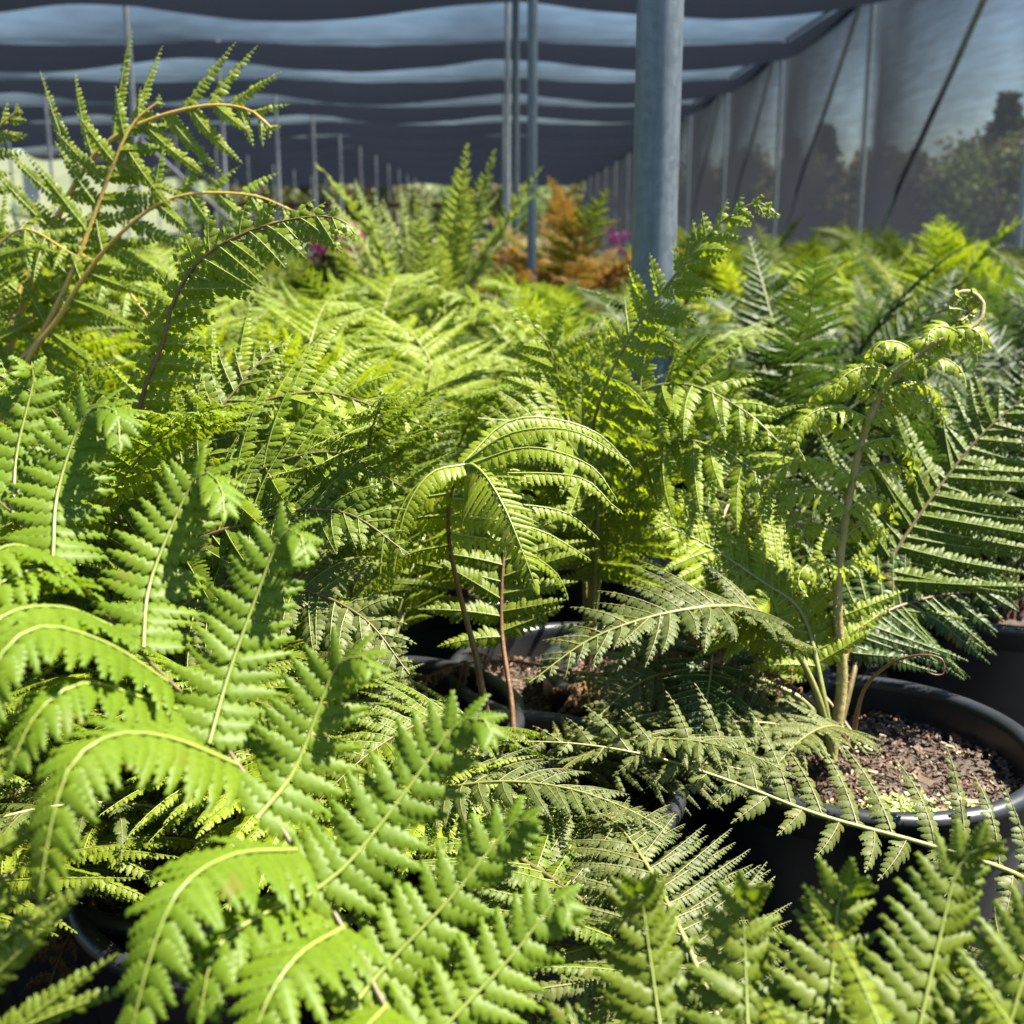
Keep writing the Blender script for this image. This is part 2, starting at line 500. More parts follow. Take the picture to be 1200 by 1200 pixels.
def frond(path, hint, sp, hint2=None, explicit=(), auto=(0, 1), skip_auto=False, nn=60):
    """returns (blade MB, stem MB); path is the stalk from its base to the tip, hint the way its upper face looks"""
    mb = MB(); st = MB(); lf = Leaflets()
    pts, ln = smooth_path(path, nn)
    T = unit(np.gradient(pts, axis=0))
    h1 = unit(hint); h2 = unit(hint2) if hint2 is not None else h1
    w = np.linspace(0, 1, nn)[:, None]
    Hh = unit(h1 * (1 - w) + h2 * w)
    Nn = unit(Hh - (Hh * T).sum(1, keepdims=True) * T)
    B = np.cross(T, Nn)
    s = np.linspace(0, 1, nn)
    v, f = tube_arrays(pts, np.interp(s, [0, .25, .7, 1], [sp.srad * 1.35, sp.srad, sp.srad * .55, sp.srad * sp.tipr]), 7)
    st.add(v, f, 0)
    if not skip_auto:
        us = np.linspace(0, 1, sp.pairs) ** .92
        gaps = nrg.random((sp.pairs, 2)) < .03 * sp.jit
        for i, u in enumerate(us):
            if u < auto[0] or u > auto[1]: continue
            for sd in (1, -1):
                if gaps[i, 0 if sd > 0 else 1] and not sp.once: continue
                uu = min(1, max(0, u + nrg.normal(0, .004 * sp.jit)) + (.35 / sp.pairs if sd > 0 else 0))
                q = sp.s0 + (1 - sp.s0) * min(uu, .995)
                o = np.array([np.interp(q, s, pts[:, k]) for k in range(3)])
                t = unit([np.interp(q, s, T[:, k]) for k in range(3)])
                n = unit([np.interp(q, s, Nn[:, k]) for k in range(3)])
                b = np.cross(t, n)
                L = sp.lmax * float(sp.prof(u)) * nrg.normal(1, .09 * sp.jit) * sp.asym[0 if sd > 0 else 1]
                if L < .004: continue
                al = R(sp.alpha[0] + (sp.alpha[1] - sp.alpha[0]) * u + nrg.normal(0, 5.5 * sp.jit))
                ve = R(sp.vee + nrg.normal(0, 7 * sp.jit))
                d = unit(math.cos(al) * t + math.sin(al) * (math.cos(ve) * sd * b + math.sin(ve) * n))
                if sp.once:
                    lf.O.append(o[None]); lf.A.append(d[None]); lf.N.append(unit(n - d * (n @ d) + nrg.normal(0, .12, 3))[None])
                    lf.L.append(np.array([L])); lf.W.append(np.array([min(sp.pl, L * .32)])); lf.C.append(np.array([sp.droop * .4]))
                    continue
                m = 7; ds = L / (m - 1)
                pp = [o]
                dr = sp.droop * nrg.normal(1, .25 * sp.jit)
                for k in range(m - 1):
                    pp.append(pp[-1] + d * ds)
                    d = unit(d + (-Z * dr + t * sp.sweep + nrg.normal(0, .065 * sp.jit, 3)) * (1.0 / (m - 1)) * min(1, L / (.45 * sp.lmax)))
                pm = sp.pl * min(1, .35 + .65 * L / (.6 * sp.lmax))
                pinna(mb, lf, pp, n, sp, pm, (.0003 + .00045 * L / sp.lmax))
    for ex in explicit:
        pp, nh, pm = ex
        pinna(mb, lf, pp, nh, sp, pm, .0012)
    lf.flush(mb, sp.lod, 0)
    return mb, st


def arch_path(L, e0, e1, lat=0.0, p=1.4):
    n = 14; q = [np.zeros(3)]
    for i in range(n):
        u = (i + .5) / n
        e = R(e0 + (e1 - e0) * u ** p)
        a = lat * u
        q.append(q[-1] + L / n * np.array([math.cos(e) * math.cos(a), math.cos(e) * math.sin(a), math.sin(e)]))
    return np.array(q)


# frond library: kind -> list of variants, from upright to spreading; each is (blade mesh, stem mesh, joined mesh, path)
LIB = {}


def library(kind, sp, leafm, ribm, stemm, L, arcs, low=False):
    out = []
    for (e0, e1) in arcs:
        path = arch_path(L * nrg.uniform(.92, 1.06), e0, e1, nrg.normal(0, .22))
        up0 = np.array([-math.sin(R(e0)), 0, math.cos(R(e0))])
        up1 = np.array([-math.sin(R(e1)), 0, math.cos(R(e1))])
        mb, st = frond(path, up0, sp, up1)
        blade = mb.mesh(kind + '_blade', [leafm, ribm])
        stem = st.mesh(kind + '_stem', [stemm])
        joined = None
        for v, f, m in ((st.v[0], st.f4[0], 2),):
            mb.add(v, f, m)
        joined = mb.mesh(kind + '_frond', [leafm, ribm, stemm])
        out.append((blade, stem, joined, path))
    LIB[kind] = out


ARC = [(84, 30), (80, 5), (76, -15), (70, -28), (60, -30), (50, -35), (38, -30)]
tf_sp = Spec(pairs=26, lmax=.145, pl=.0130, sp=.0047, wr=.70)
library('soft', tf_sp, M['lime'], M['rib'], M['stem_green'], .60, ARC)
library('softgreen', tf_sp.but(lmax=.125, pairs=28, pl=.0118), M['green'], M['rib'], M['stem_olive'], .58, ARC)
library('softpale', tf_sp.but(lmax=.14, droop=.9), M['pale'], M['rib'], M['stem_green'], .58, ARC[2:])
library('softolive', tf_sp.but(lmax=.105, pairs=25, pl=.0105, sp=.0045, droop=.4, vee=4), M['olive'], M['rib_olive'], M['stem_green'], .50,
        [(60, -20), (48, -25), (38, -22), (28, -25), (20, -20)])
lo_sp = tf_sp.but(lod='lo', sp=.0070, pl=.0155, pairs=22)
library('farlime', lo_sp, M['lime'], M['rib'], M['stem_green'], .58, ARC)
library('faryellow', lo_sp, M['yellow'], M['rib'], M['stem_gold'], .58, ARC)
library('fargreen', lo_sp.but(lmax=.14), M['green'], M['rib'], M['stem_green'], .56, ARC)
library('farorange', lo_sp.but(lmax=.095, pairs=24, pl=.012, sp=.006), M['orange'], M['rib_olive'], M['stem_brown'], .52, ARC)
library('feather', lo_sp.but(lmax=.062, pairs=34, s0=.12, pl=.0105, sp=.0062, droop=.2,
                             prof=tab([0, .2, .5, .8, 1], [.5, .9, 1, .6, .06])), M['pale'], M['rib'], M['stem_green'], .72,
        [(87, 74), (85, 62), (82, 50), (78, 40), (72, 30)])
library('dry', tf_sp.but(lmax=.07, pairs=20, pl=.009, sp=.005, droop=1.2, curl=.9, jit=2.2), M['dry'], M['stem_brown'], M['stem_brown'], .42, [(50, -60), (35, -65), (20, -50)])
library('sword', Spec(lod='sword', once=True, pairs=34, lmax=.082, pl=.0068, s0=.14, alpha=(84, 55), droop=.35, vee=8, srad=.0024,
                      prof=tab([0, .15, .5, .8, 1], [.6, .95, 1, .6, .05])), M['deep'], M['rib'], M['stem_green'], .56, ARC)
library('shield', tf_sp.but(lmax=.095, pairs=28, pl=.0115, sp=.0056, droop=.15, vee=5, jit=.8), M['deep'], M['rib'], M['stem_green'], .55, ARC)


# ------------------------------------------------------------------ pots
def pot_meshes():
    b = MB(); r = MB()
    k = 56
    v, f = lathe([(.122, .004), (.118, 0), (.124, .0), (.138, .12), (.152, .262), (.1525, .276)], k); b.add(v, f, 0)
    v, f = lathe([(.147, .290), (.147, .262), (.133, .12), (.118, .012), (.002, .012)], k); b.add(v, f[:, ::-1], 0)
    # rolled rim
    a = np.linspace(-2.2, 3.0, 12)
    ring = [(.1555 + .0085 * math.cos(t), .293 + .0075 * math.sin(t)) for t in a]
    ring = [(.1525, .272), (.1615, .268)] + ring[2:] + [(.1470, .286)]
    v, f = lathe(ring, k); r.add(v, f, 0)
    return b, r


pb, pr = pot_meshes()
POT = pb.mesh('pot', [M['pot']]); RIM = pr.mesh('pot_rim', [M['pot']])
POT_OLD = pb.mesh('pot_old', [M['pot_old']]); RIM_OLD = pr.mesh('pot_rim_old', [M['pot_old']])
SOILZ = .258


def soil_mesh(seed, z=SOILZ, rmax=.1455):
    b = MB(); rs = np.linspace(.001, rmax, 16); k = 40
    a = np.arange(k) * 2 * np.pi / k
    v = []
    for r_ in rs:
        for t in a:
            x, y = r_ * math.cos(t), r_ * math.sin(t)
            h = noise.noise(Vector((x * 26 + seed, y * 26, 0))) * .007 + noise.noise(Vector((x * 80 + seed, y * 80, 3))) * .004
            v.append((x, y, z + h - (.006 if r_ > .13 else 0)))
    i, j = np.meshgrid(np.arange(15), np.arange(k), indexing='ij')
    f = np.stack([i * k + j, (i + 1) * k + j, (i + 1) * k + (j + 1) % k, i * k + (j + 1) % k], -1).reshape(-1, 4)
    b.add(v, f, 0)
    return b.mesh('soil', [M['soil']])


SOIL = soil_mesh(3.0)
chips = MB()
cr = random.Random(4)
for i in range(3400):
    a = cr.uniform(0, 6.283); r_ = .148 * math.sqrt(cr.random())
    x, y = r_ * math.cos(a), r_ * math.sin(a)
    l = cr.uniform(.0012, .0042) * (2.2 if cr.random() < .07 else 1); w_ = l * cr.uniform(.2, .55); t_ = cr.uniform(.0004, .0014)
    h = noise.noise(Vector((x * 26 + 3, y * 26, 0))) * .007 + noise.noise(Vector((x * 80 + 3, y * 80, 3))) * .004
    v, f = box_arrays((-l, -w_, -t_), (l, w_, t_))
    v = v * np.array([[cr.uniform(.6, 1), cr.uniform(.6, 1), 1] for _ in range(8)])
    Rm = np.array(Matrix.Rotation(cr.uniform(0, 6.28), 3, 'Z') @ Matrix.Rotation(cr.gauss(0, .45), 3, 'Y') @ Matrix.Rotation(cr.gauss(0, .45), 3, 'X'))
    v = v @ Rm.T + np.array([x, y, SOILZ + h + .002 + cr.uniform(0, .004)])
    chips.add(v, f, cr.choice([0, 0, 0, 0, 0, 0, 0, 1, 2]))
CHIPS = chips.mesh('bark_chips', [M['chip_dark'], M['chip_pale'], M['chip_red']], False)
crown = MB()
for i in range(46):
    a = rnd.uniform(0, 6.28); r_ = rnd.uniform(.002, .027); h = rnd.uniform(.012, .045)
    q = [(r_ * math.cos(a), r_ * math.sin(a), SOILZ - .01), (r_ * 1.2 * math.cos(a), r_ * 1.2 * math.sin(a), SOILZ + h * .5),
         (r_ * 1.5 * math.cos(a + .2), r_ * 1.5 * math.sin(a + .2), SOILZ + h)]
    v, f = tube_arrays(smooth_path(q, 6)[0], np.linspace(.006, .0015, 6), 5); crown.add(v, f, 0)
CROWN = crown.mesh('crown', [M['crown']])

# what must stay open to view: (x0, x1, y0, y1, nearest depth allowed)
KEEP = [(860, 1330, 720, 985, 1.45), (470, 735, 490, 700, 1.25), (738, 792, 0, 335, 1.75), (648, 790, 630, 765, 1.9),
        (960, 1080, 410, 780, 1.35), (140, 430, 245, 420, 1.2), (690, 920, 225, 500, 1.3),
        (500, 600, 640, 840, 1.15), (0, 700, 500, 1200, .72), (700, 1200, 980, 1200, .62), (560, 745, 215, 306, 5.6), (370, 430, 255, 295, 3.6)]
SKY_X = [0, 150, 330, 430, 560, 640, 735, 800, 950, 1200]
SKY_Y = [262, 275, 285, 300, 318, 312, 316, 268, 258, 243]


def allowed(world_pts, rise=0):
    x, y, d = proj(world_pts)
    if np.any(d < .12): return False
    inf = (x > -60) & (x < 1260) & (y > -60) & (y < 1260)
    if np.any(inf & (d < .62)): return False
    if np.any(inf & (y < np.interp(x, SKY_X, SKY_Y) - rise)): return False
    for (x0, x1, y0, y1, dm) in KEEP:
        if np.any((x > x0 - 25) & (x < x1 + 25) & (y > y0 - 20) & (y < y1 + 20) & (d < dm)): return False
    return True


FERN_N = [0, 0]


def plant(kind, x, y, n, size, label, group=None, name='potted_fern', az=None, detail=True, rise=0, mix=None, pot=True,
          check=True, root=None, lean=0, cat='fern', old=False, zoff=0.0, spread=0.0, upright=1.0):
    """a potted fern: pot (> rim), soil, crown and its fronds (> stem)"""
    if root is None:
        root = empty(name, (x, y, zoff))
        tag(root, label, cat, group)
        if pot:
            po = link('pot', POT_OLD if old else POT, root)
            link('rim', RIM_OLD if old else RIM, po)
            if detail:
                link('soil', SOIL, root)
                if y < 1.5:
                    c_ = link('bark_chips', CHIPS, root); c_['kind'] = 'stuff'
                link('crown', CROWN, root)
    base = rnd.uniform(0, 6.28)
    made = 0
    for i in range(n):
        kd = kind if not mix or rnd.random() > mix[1] else mix[0]
        var = LIB[kd]
        for attempt in range(5):
            frac = (i + .5) / n
            k = min(len(var) - 1, int((frac * (1 - spread) + spread) * upright * len(var) + rnd.uniform(-.7, .7)) if var else 0)
            k = max(0, k)
            a = (base + i * 2.39996 + rnd.uniform(-.3, .3) + attempt * 1.1) if az is None else R(rnd.uniform(*az))
            sc = size * rnd.uniform(.82, 1.12) * (1 - .05 * attempt)
            blade, stem, joined, path = var[k]
            tilt = R(rnd.uniform(-9, 9) + lean)
            M4 = Matrix.Translation((rnd.uniform(-.012, .012), rnd.uniform(-.012, .012), .285)) @ Matrix.Rotation(a, 4, 'Z') \
                @ Matrix.Rotation(tilt, 4, 'Y') @ Matrix.Rotation(R(rnd.uniform(-16, 16)), 4, 'X') @ Matrix.Diagonal((sc, sc * rnd.uniform(.85, 1.1), sc, 1))
            Mn = np.array(M4)
            wp = path @ Mn[:3, :3].T + Mn[:3, 3] + np.array([x, y, zoff])
            if wp[:, 2].min() < .03: continue
            if not check or allowed(wp[3:], rise): break
        else:
            continue
        if detail:
            o = link('frond', blade, root); o.matrix_local = M4
            s_ = link('stem', stem, o)
        else:
            o = link('frond', joined, root); o.matrix_local = M4
        made += 1
    FERN_N[0] += 1; FERN_N[1] += made
    return root


def hero(root, path, hint, sp, leafm, ribm, stemm, hint2=None, explicit=(), auto=(0, 1), skip_auto=False, name='frond', label=None, nn=60):
    loc = np.array(root.location)
    mb, st = frond(path, hint, sp, hint2, explicit, auto, skip_auto, nn)
    o = link(name, None, root) if False else None
    me = mb.mesh('frond_blade', [leafm, ribm])
    o = link(name, me, root); o.location = -loc
    s_ = link('stem', st.mesh('frond_stem', [stemm]), o)
    if label: o['label'] = label
    return o, st


def low(root, kind, n, size, az, spread=.4, mix=None):
    """more low fronds on a fern already built"""
    plant(kind, root.location.x, root.location.y, n, size, '', root=root, az=az, mix=mix, check=False, spread=spread)


def px(*q):
    return [P(*a) for a in q]


CU = unit(TOCAM * .6 + Z * .7)     # a face turned up and to the viewer's side

# ================================================================== THE NEAR FERNS (one by one)
# ---- big lime frond filling the lower left
f1 = empty('potted_fern', (-.17, .38, 0))
tag(f1, 'bright lime fern whose big near frond spreads across the lower left corner', 'fern')
po = link('pot', POT, f1); link('rim', RIM, po); link('soil', SOIL, f1); link('bark_chips', CHIPS, f1)['kind'] = 'stuff'; link('crown', CROWN, f1)
near_sp = Spec(lod='hi', drape=10, sp=.0076, pl=.0300, wr=.70, curl=.20, srad=.0017,
               pprof=tab([0, .07, .25, .55, .8, .93, 1], [.92, 1, .98, .84, .60, .40, .22]), pang=(74, 40), jit=.9)
EXR = [
    [(15, 610, .64), (20, 530, .66), (40, 440, .67), (25, 430, .66)],
    [(62, 655, .615), (68, 575, .64), (100, 487, .65), (135, 482, .635), (140, 520, .625)],
    [(168, 760, .58), (174, 690, .605), (202, 615, .62), (233, 556, .625), (258, 568, .61), (262, 600, .60)],
    [(245, 872, .55), (268, 790, .57), (300, 700, .585), (330, 626, .59), (352, 628, .58), (358, 650, .575)],
    [(300, 960, .53), (342, 908, .545), (368, 845, .555), (393, 783, .56), (424, 770, .55), (438, 783, .545)],
    [(358, 1052, .51), (408, 1012, .52), (470, 935, .535), (532, 852, .545), (566, 843, .54), (577, 865, .535)],
    [(405, 1190, .49), (452, 1132, .505), (530, 1050, .52), (600, 965, .53), (622, 962, .525)],
    [(450, 1285, .475), (527, 1197, .49), (600, 1120, .505), (655, 1052, .515), (666, 1075, .51)],
]
EXL = [
    [(60, 655, .615), (10, 640, .58), (-50, 680, .55)],
    [(130, 735, .59), (70, 712, .55), (0, 725, .52), (-40, 800, .50)],
    [(195, 800, .57), (127, 756, .535), (50, 735, .505), (0, 770, .485), (-25, 850, .475)],
    [(277, 897, .54), (200, 866, .51), (133, 862, .485), (85, 895, .465), (62, 960, .455), (48, 1040, .45)],
    [(347, 997, .52), (275, 1002, .485), (215, 1038, .455), (180, 1110, .44), (155, 1205, .43)],
    [(402, 1088, .50), (350, 1120, .465), (310, 1180, .445), (290, 1260, .435)],
    [(452, 1180, .485), (420, 1220, .455), (400, 1300, .44)],
]
nh1 = unit(TOCAM * .6 + Z * .62 + RGT * .22)
def between(a, b):
    n = min(len(a), len(b))
    return [tuple((np.array(a[k]) + np.array(b[k])) / 2 + np.array([rnd.uniform(-8, 8), rnd.uniform(-8, 8), .018])) for k in range(n)]
EXL += [between(EXL[k], EXL[k + 1]) for k in (0, 2, 4)]
ex = [([P(*a) for a in q], nh1 + RGT * .1, .0300) for q in EXR] + [([P(*a) for a in q], unit(Z * .8 + TOCAM * .45 - RGT * .1), .0270) for q in EXL]
hero(f1, [np.array([-.16, .38, .29])] + px((560, 1420, .47), (505, 1290, .483), (452, 1182, .495), (400, 1085, .511), (347, 997, .529), (282, 900, .549),
     (230, 830, .569), (150, 750, .594), (60, 650, .626), (-30, 560, .65), (-100, 510, .67)), CU, near_sp, M['lime_near'], M['rib'], M['stem_olive'],
     explicit=ex, skip_auto=True)

# ---- darker frond rising from the lower right edge
f2 = empty('potted_fern', (.42, .22, 0))
tag(f2, 'fern whose broad dark green leaflets rise in a row along the lower right edge', 'fern')
po = link('pot', POT, f2); link('rim', RIM, po); link('soil', SOIL, f2); link('bark_chips', CHIPS, f2)['kind'] = 'stuff'; link('crown', CROWN, f2)
EX2 = [
    [(785, 1290, .50), (773, 1200, .52), (760, 1110, .535), (752, 1052, .54), (752, 1042, .535)],
    [(882, 1300, .49), (876, 1200, .51), (873, 1120, .525), (871, 1062, .53), (880, 1050, .525)],
    [(962, 1310, .48), (970, 1200, .50), (977, 1115, .515), (984, 1050, .52), (1005, 1036, .515)],
    [(1055, 1310, .47), (1080, 1190, .485), (1103, 1090, .50), (1125, 1010, .51), (1160, 992, .505)],
    [(1150, 1320, .46), (1180, 1210, .475), (1210, 1110, .485), (1240, 1040, .49)],
    [(690, 1290, .51), (678, 1230, .53), (668, 1190, .54)],
]
ex = [([P(*a) for a in q], unit(TOCAM * .85 + Z * .35), .0330) for q in EX2]
hero(f2, [np.array([.40, .24, .30])] + px((1240, 1390, .44), (1150, 1320, .46), (1055, 1308, .472), (962, 1308, .482), (882, 1298, .492), (785, 1290, .502), (690, 1290, .512)),
     CU, near_sp.but(sp=.0076, wr=.74, pang=(66, 38), pprof=tab([0, .1, .3, .6, .85, 1], [1, 1, .95, .80, .55, .28])), M['green'], M['rib'], M['stem_green'], explicit=ex, skip_auto=True)

# ---- centre fern with the arching young frond
c = P(590, 935, 1.08)
f3 = empty('potted_fern', (c[0], c[1], 0))
tag(f3, 'mid bed fern with brown stalk and arching yellow green frond, tip hanging', 'fern')
po = link('pot', POT, f3); link('rim', RIM, po); link('soil', SOIL, f3); link('bark_chips', CHIPS, f3)['kind'] = 'stuff'; link('crown', CROWN, f3)
mid_sp = Spec(lod='mid', drape=20, sp=.0052, pl=.011, wr=.5, srad=.0034, jit=.6, pairs=20, lmax=.045, s0=.60, vee=0, droop=.15, sweep=.5, alpha=(70, 45),
              prof=tab([0, .3, .6, 1], [1, .9, .62, .05]), pprof=tab([0, .1, .6, 1], [.8, 1, .75, .2]))
EXC = [
    # right side, sweeping out and over
    [(546, 541, .97), (600, 508, .96), (670, 505, .95), (735, 540, .94)],
    [(543, 543, .97), (590, 497, .99), (640, 490, 1.0), (700, 508, 1.01), (742, 550, 1.01)],
    [(550, 545, .96), (620, 525, .94), (690, 545, .925), (722, 585, .92)],
    [(534, 562, .99), (600, 555, .99), (680, 560, .985), (715, 590, .98), (728, 600, .98)],
    [(528, 585, 1.0), (590, 590, 1.01), (660, 600, 1.02), (700, 630, 1.02)],
    [(527, 605, 1.01), (590, 612, 1.03), (640, 625, 1.04), (690, 655, 1.045)],
    [(528, 625, 1.01), (600, 640, 1.05), (650, 670, 1.07), (665, 700, 1.07)],
    # left side, hanging
    [(545, 545, .965), (505, 555, .95), (475, 600, .94), (462, 670, .935)],
    [(538, 555, .98), (490, 568, .98), (462, 620, .975), (455, 700, .97)],
    [(530, 578, 1.0), (485, 590, 1.01), (450, 640, 1.01), (446, 715, 1.01)],
    [(526, 605, 1.01), (480, 610, 1.03), (440, 640, 1.04), (415, 690, 1.04)],
    [(528, 640, 1.02), (480, 650, 1.05), (440, 680, 1.06), (420, 700, 1.06)],
]
ex = []
for q in EXC:
    ex.append(([P(*a) for a in q], unit(Z * .8 + TOCAM * .35 + RGT * (.3 if q[-1][0] > 560 else -.3)), .0135))
hero(f3, [np.array([c[0], c[1], .29])] + px((572, 845, 1.06), (558, 770, 1.05), (541, 705, 1.04), (528, 645, 1.02), (525, 605, 1.01), (530, 575, .995),
     (540, 552, .975), (550, 543, .96)), unit(TOCAM * .7 - RGT * .6 + Z * .3), mid_sp.but(pl=.014, wr=.7), M['young'], M['rib'], M['stem_brown'],
     explicit=ex, skip_auto=True)
tip = [P(*a) for a in [(546, 545, .963), (556, 546, .955), (572, 562, .94), (592, 597, .925), (611, 643, .915), (627, 686, .91)]]
hero(f3, [np.array([c[0], c[1], .29]) * 0 + q_ for q_ in tip], unit(TOCAM * .85 + Z * .45), Spec(lod='long', sp=.0058, pl=.038, wr=.36, curl=.22, srad=.0012, jit=.5, pang=(72, 48),
     pprof=tab([0, .12, .35, .6, .85, 1], [.85, 1, .84, .55, .28, .12])), M['young'], M['rib'], M['rib'], explicit=[(tip, unit(TOCAM * .85 + Z * .45), .040)], skip_auto=True,
     label='yellow green hanging tip of the arching frond')
hero(f3, [np.array([c[0] + .01, c[1], .29])] + px((600, 830, 1.1), (588, 740, 1.12), (590, 660, 1.13), (600, 610, 1.15), (615, 590, 1.2)), CU,
     tf_sp.but(lmax=.09, pairs=12, s0=.45), M['green'], M['rib'], M['stem_brown'])

# ---- fern in the black pot with the fiddlehead
PC = P(1006, 868, 1.17)
PX, PY = PC[0], PC[1]
PZ = PC[2] - .293
f4 = empty('potted_fern', (PX, PY, PZ))
tag(f4, 'fern in a wide black pot of bare bark soil with a hairy fiddlehead uncurling', 'fern')
po = link('pot', POT, f4); po.scale = (1.06, 1.06, 1)
link('rim', RIM, po)
so_ = link('soil', SOIL, f4); so_.scale = (1.06, 1.06, 1)
ch = link('bark_chips', CHIPS, f4); ch['kind'] = 'stuff'; ch.scale = (1.05, 1.05, 1)
ms = MB()
mc = P(1065, 912, 1.17 - .09) - np.array([PX, PY, PZ])
for i in range(420):
    a = cr.uniform(0, 6.283); r_ = abs(cr.gauss(0, .022))
    x, y = mc[0] + r_ * 1.5 * math.cos(a), mc[1] + r_ * .9 * math.sin(a)
    if math.hypot(x, y) > .142: continue
    s_ = cr.uniform(.002, .0045)
    q = []
    for j in range(6):
        b_ = j * math.pi / 3 + cr.uniform(-.3, .3)
        q.append((x + s_ * math.cos(b_), y + s_ * math.sin(b_), SOILZ + .006 + cr.uniform(-.002, .004)))
    q.append((x, y, SOILZ + .006))
    ms.add(q, [(6, j, (j + 1) % 6) for j in range(6)], 0)
mo = link('liverwort', ms.mesh('liverwort', [M['moss']]), f4); mo['kind'] = 'stuff'

# fiddlehead: stalk, curled tip and tightly bent young leaflets
stalk = [np.array([PX - .03, PY - .01, PZ + .27])] + px((987, 800, 1.16), (982, 720, 1.15), (985, 650, 1.14), (996, 580, 1.13), (1012, 510, 1.12), (1035, 458, 1.11),
                                               (1062, 428, 1.10), (1095, 402, 1.095), (1130, 388, 1.09), (1148, 375, 1.09))
spi = []
for i in range(1, 23):
    a = -.55 + i * .36
    rr = 23 * (1 - (i / 31) ** 1.2)
    spi.append((1130 + rr * math.cos(-a), 362 + rr * math.sin(-a), 1.09 + .0009 * i))
stalk2 = stalk + px(*spi[1:])
EXF = []
def curl(x, y, d, sx, ln_):
    """young leaflet bending out and then under"""
    q = []; a0 = rnd.uniform(10, 48); tot = rnd.uniform(120, 190); cx, cy = x, y; dd = rnd.uniform(-.006, .004)
    for k in range(9):
        q.append((cx, cy, d + dd * k))
        a_ = R(a0 - tot * (k / 8) ** 1.5)
        cx += sx * math.cos(a_) * ln_ / 7; cy -= math.sin(a_) * ln_ / 7
    return q
for (x, y, d, sl, sr) in [(984, 665, 1.14, 70, 60), (988, 632, 1.135, 85, 62), (993, 598, 1.13, 100, 72), (1000, 560, 1.125, 115, 80), (1008, 524, 1.12, 120, 85),
                          (1018, 492, 1.115, 115, 95), (1031, 462, 1.11, 95, 95), (1050, 438, 1.105, 80, 90), (1074, 417, 1.10, 65, 80), (1098, 401, 1.095, 55, 70), (1122, 390, 1.09, 40, 50)]:
    for sx, l_ in ((-1, sl), (1, sr)):
        EXF.append(([P(*a) for a in curl(x, y, d, sx, l_)], unit(Z * .9 + TOCAM * .4 + nrg.normal(0, .25, 3)), .0165 if l_ > 60 else .013))
fsp = Spec(lod='mid', drape=2, sp=.0062, pl=.014, wr=.62, curl=.75, srad=.0048, tipr=.46, jit=1.7)
for (x, y) in [(1140, 372), (1150, 352), (1138, 340), (1118, 345), (1112, 362), (1126, 376)]:
    dx, dy = 1130 - x, 362 - y
    EXF.append(([P(x + dx * t_ + (6 * math.sin(3 * t_)), y + dy * t_ + 5 * t_ * t_, 1.092 + .006 * t_) for t_ in (0, .35, .7, 1.0)], unit(TOCAM + nrg.normal(0, .3, 3)), .0075))
fo, fst = hero(f4, stalk2, CU, fsp, M['young'], M['rib'], M['stem_fuzz'], explicit=EXF, skip_auto=True, nn=260, name='fiddlehead', label='young frond with coiled tip and curled leaflets')
hm = MB()
spts, _ = smooth_path(stalk2, 220)
sT = unit(np.gradient(spts, axis=0))
for i in range(2600):
    k = rnd.randrange(8, 219); tt = sT[k]
    v0 = unit(nrg.normal(0, 1, 3)); v0 = unit(v0 - (v0 @ tt) * tt)
    rr = np.interp(k / 219, [0, .25, .7, 1], [.0064, .0048, .0027, .0022])
    b0 = spts[k] + v0 * rr * .9; l = rnd.uniform(.0015, .0042)
    tip = b0 + (v0 + nrg.normal(0, .4, 3)) * l
    wv = unit(np.cross(v0, nrg.normal(0, 1, 3))) * .00010
    hm.add([b0 - wv, b0 + wv, tip], [(0, 1, 2)], 0)
hr = link('hairs', hm.mesh('stem_hairs', [M['hair']]), fo); hr['kind'] = 'stuff'

# its other fronds: to the right, up and level; curled dry one over the rim
d_sp = tf_sp.but(lmax=.13, pairs=25, s0=.30, droop=.25, vee=8)
hero(f4, [np.array([PX - .02, PY + .01, PZ + .28])] + px((1000, 790, 1.2), (1020, 700, 1.25), (1080, 600, 1.27), (1150, 510, 1.28), (1215, 455, 1.28)), unit(TOCAM * .8 + Z * .5),
     d_sp.but(lmax=.15), M['green'], M['rib'], M['stem_olive'])
hero(f4, [np.array([PX - .02, PY, PZ + .28])] + px((985, 800, 1.19), (1010, 735, 1.22), (1090, 700, 1.25), (1200, 690, 1.25)), unit(TOCAM * .9 + Z * .5),
     d_sp.but(lmax=.10), M['deep'], M['rib'], M['stem_brown'])
hero(f4, [np.array([PX - .03, PY - .02, PZ + .28])] + px((960, 820, 1.13), (930, 760, 1.12), (880, 715, 1.08), (800, 715, 1.04), (700, 745, 1.02), (620, 800, 1.0)), unit(Z * .95 + TOCAM * .22),
     d_sp.but(lmax=.085, pl=.011, sp=.0056, droop=.25), M['olive'], M['rib_olive'], M['stem_green'])
hero(f4, [np.array([PX - .03, PY - .02, PZ + .28])] + px((965, 815, 1.14), (940, 720, 1.16), (890, 680, 1.15), (830, 640, 1.14), (770, 610, 1.13)), CU,
     d_sp.but(lmax=.12, droop=.4), M['lime'], M['rib'], M['stem_green'])
hero(f4, [np.array([PX - .04, PY + .02, PZ + .275])] + px((950, 830, 1.2), (900, 800, 1.2), (830, 780, 1.18), (750, 800, 1.15), (690, 850, 1.12)), CU,
     d_sp.but(lmax=.09, pl=.010, sp=.0055, droop=.4), M['olive'], M['rib_olive'], M['stem_green'])
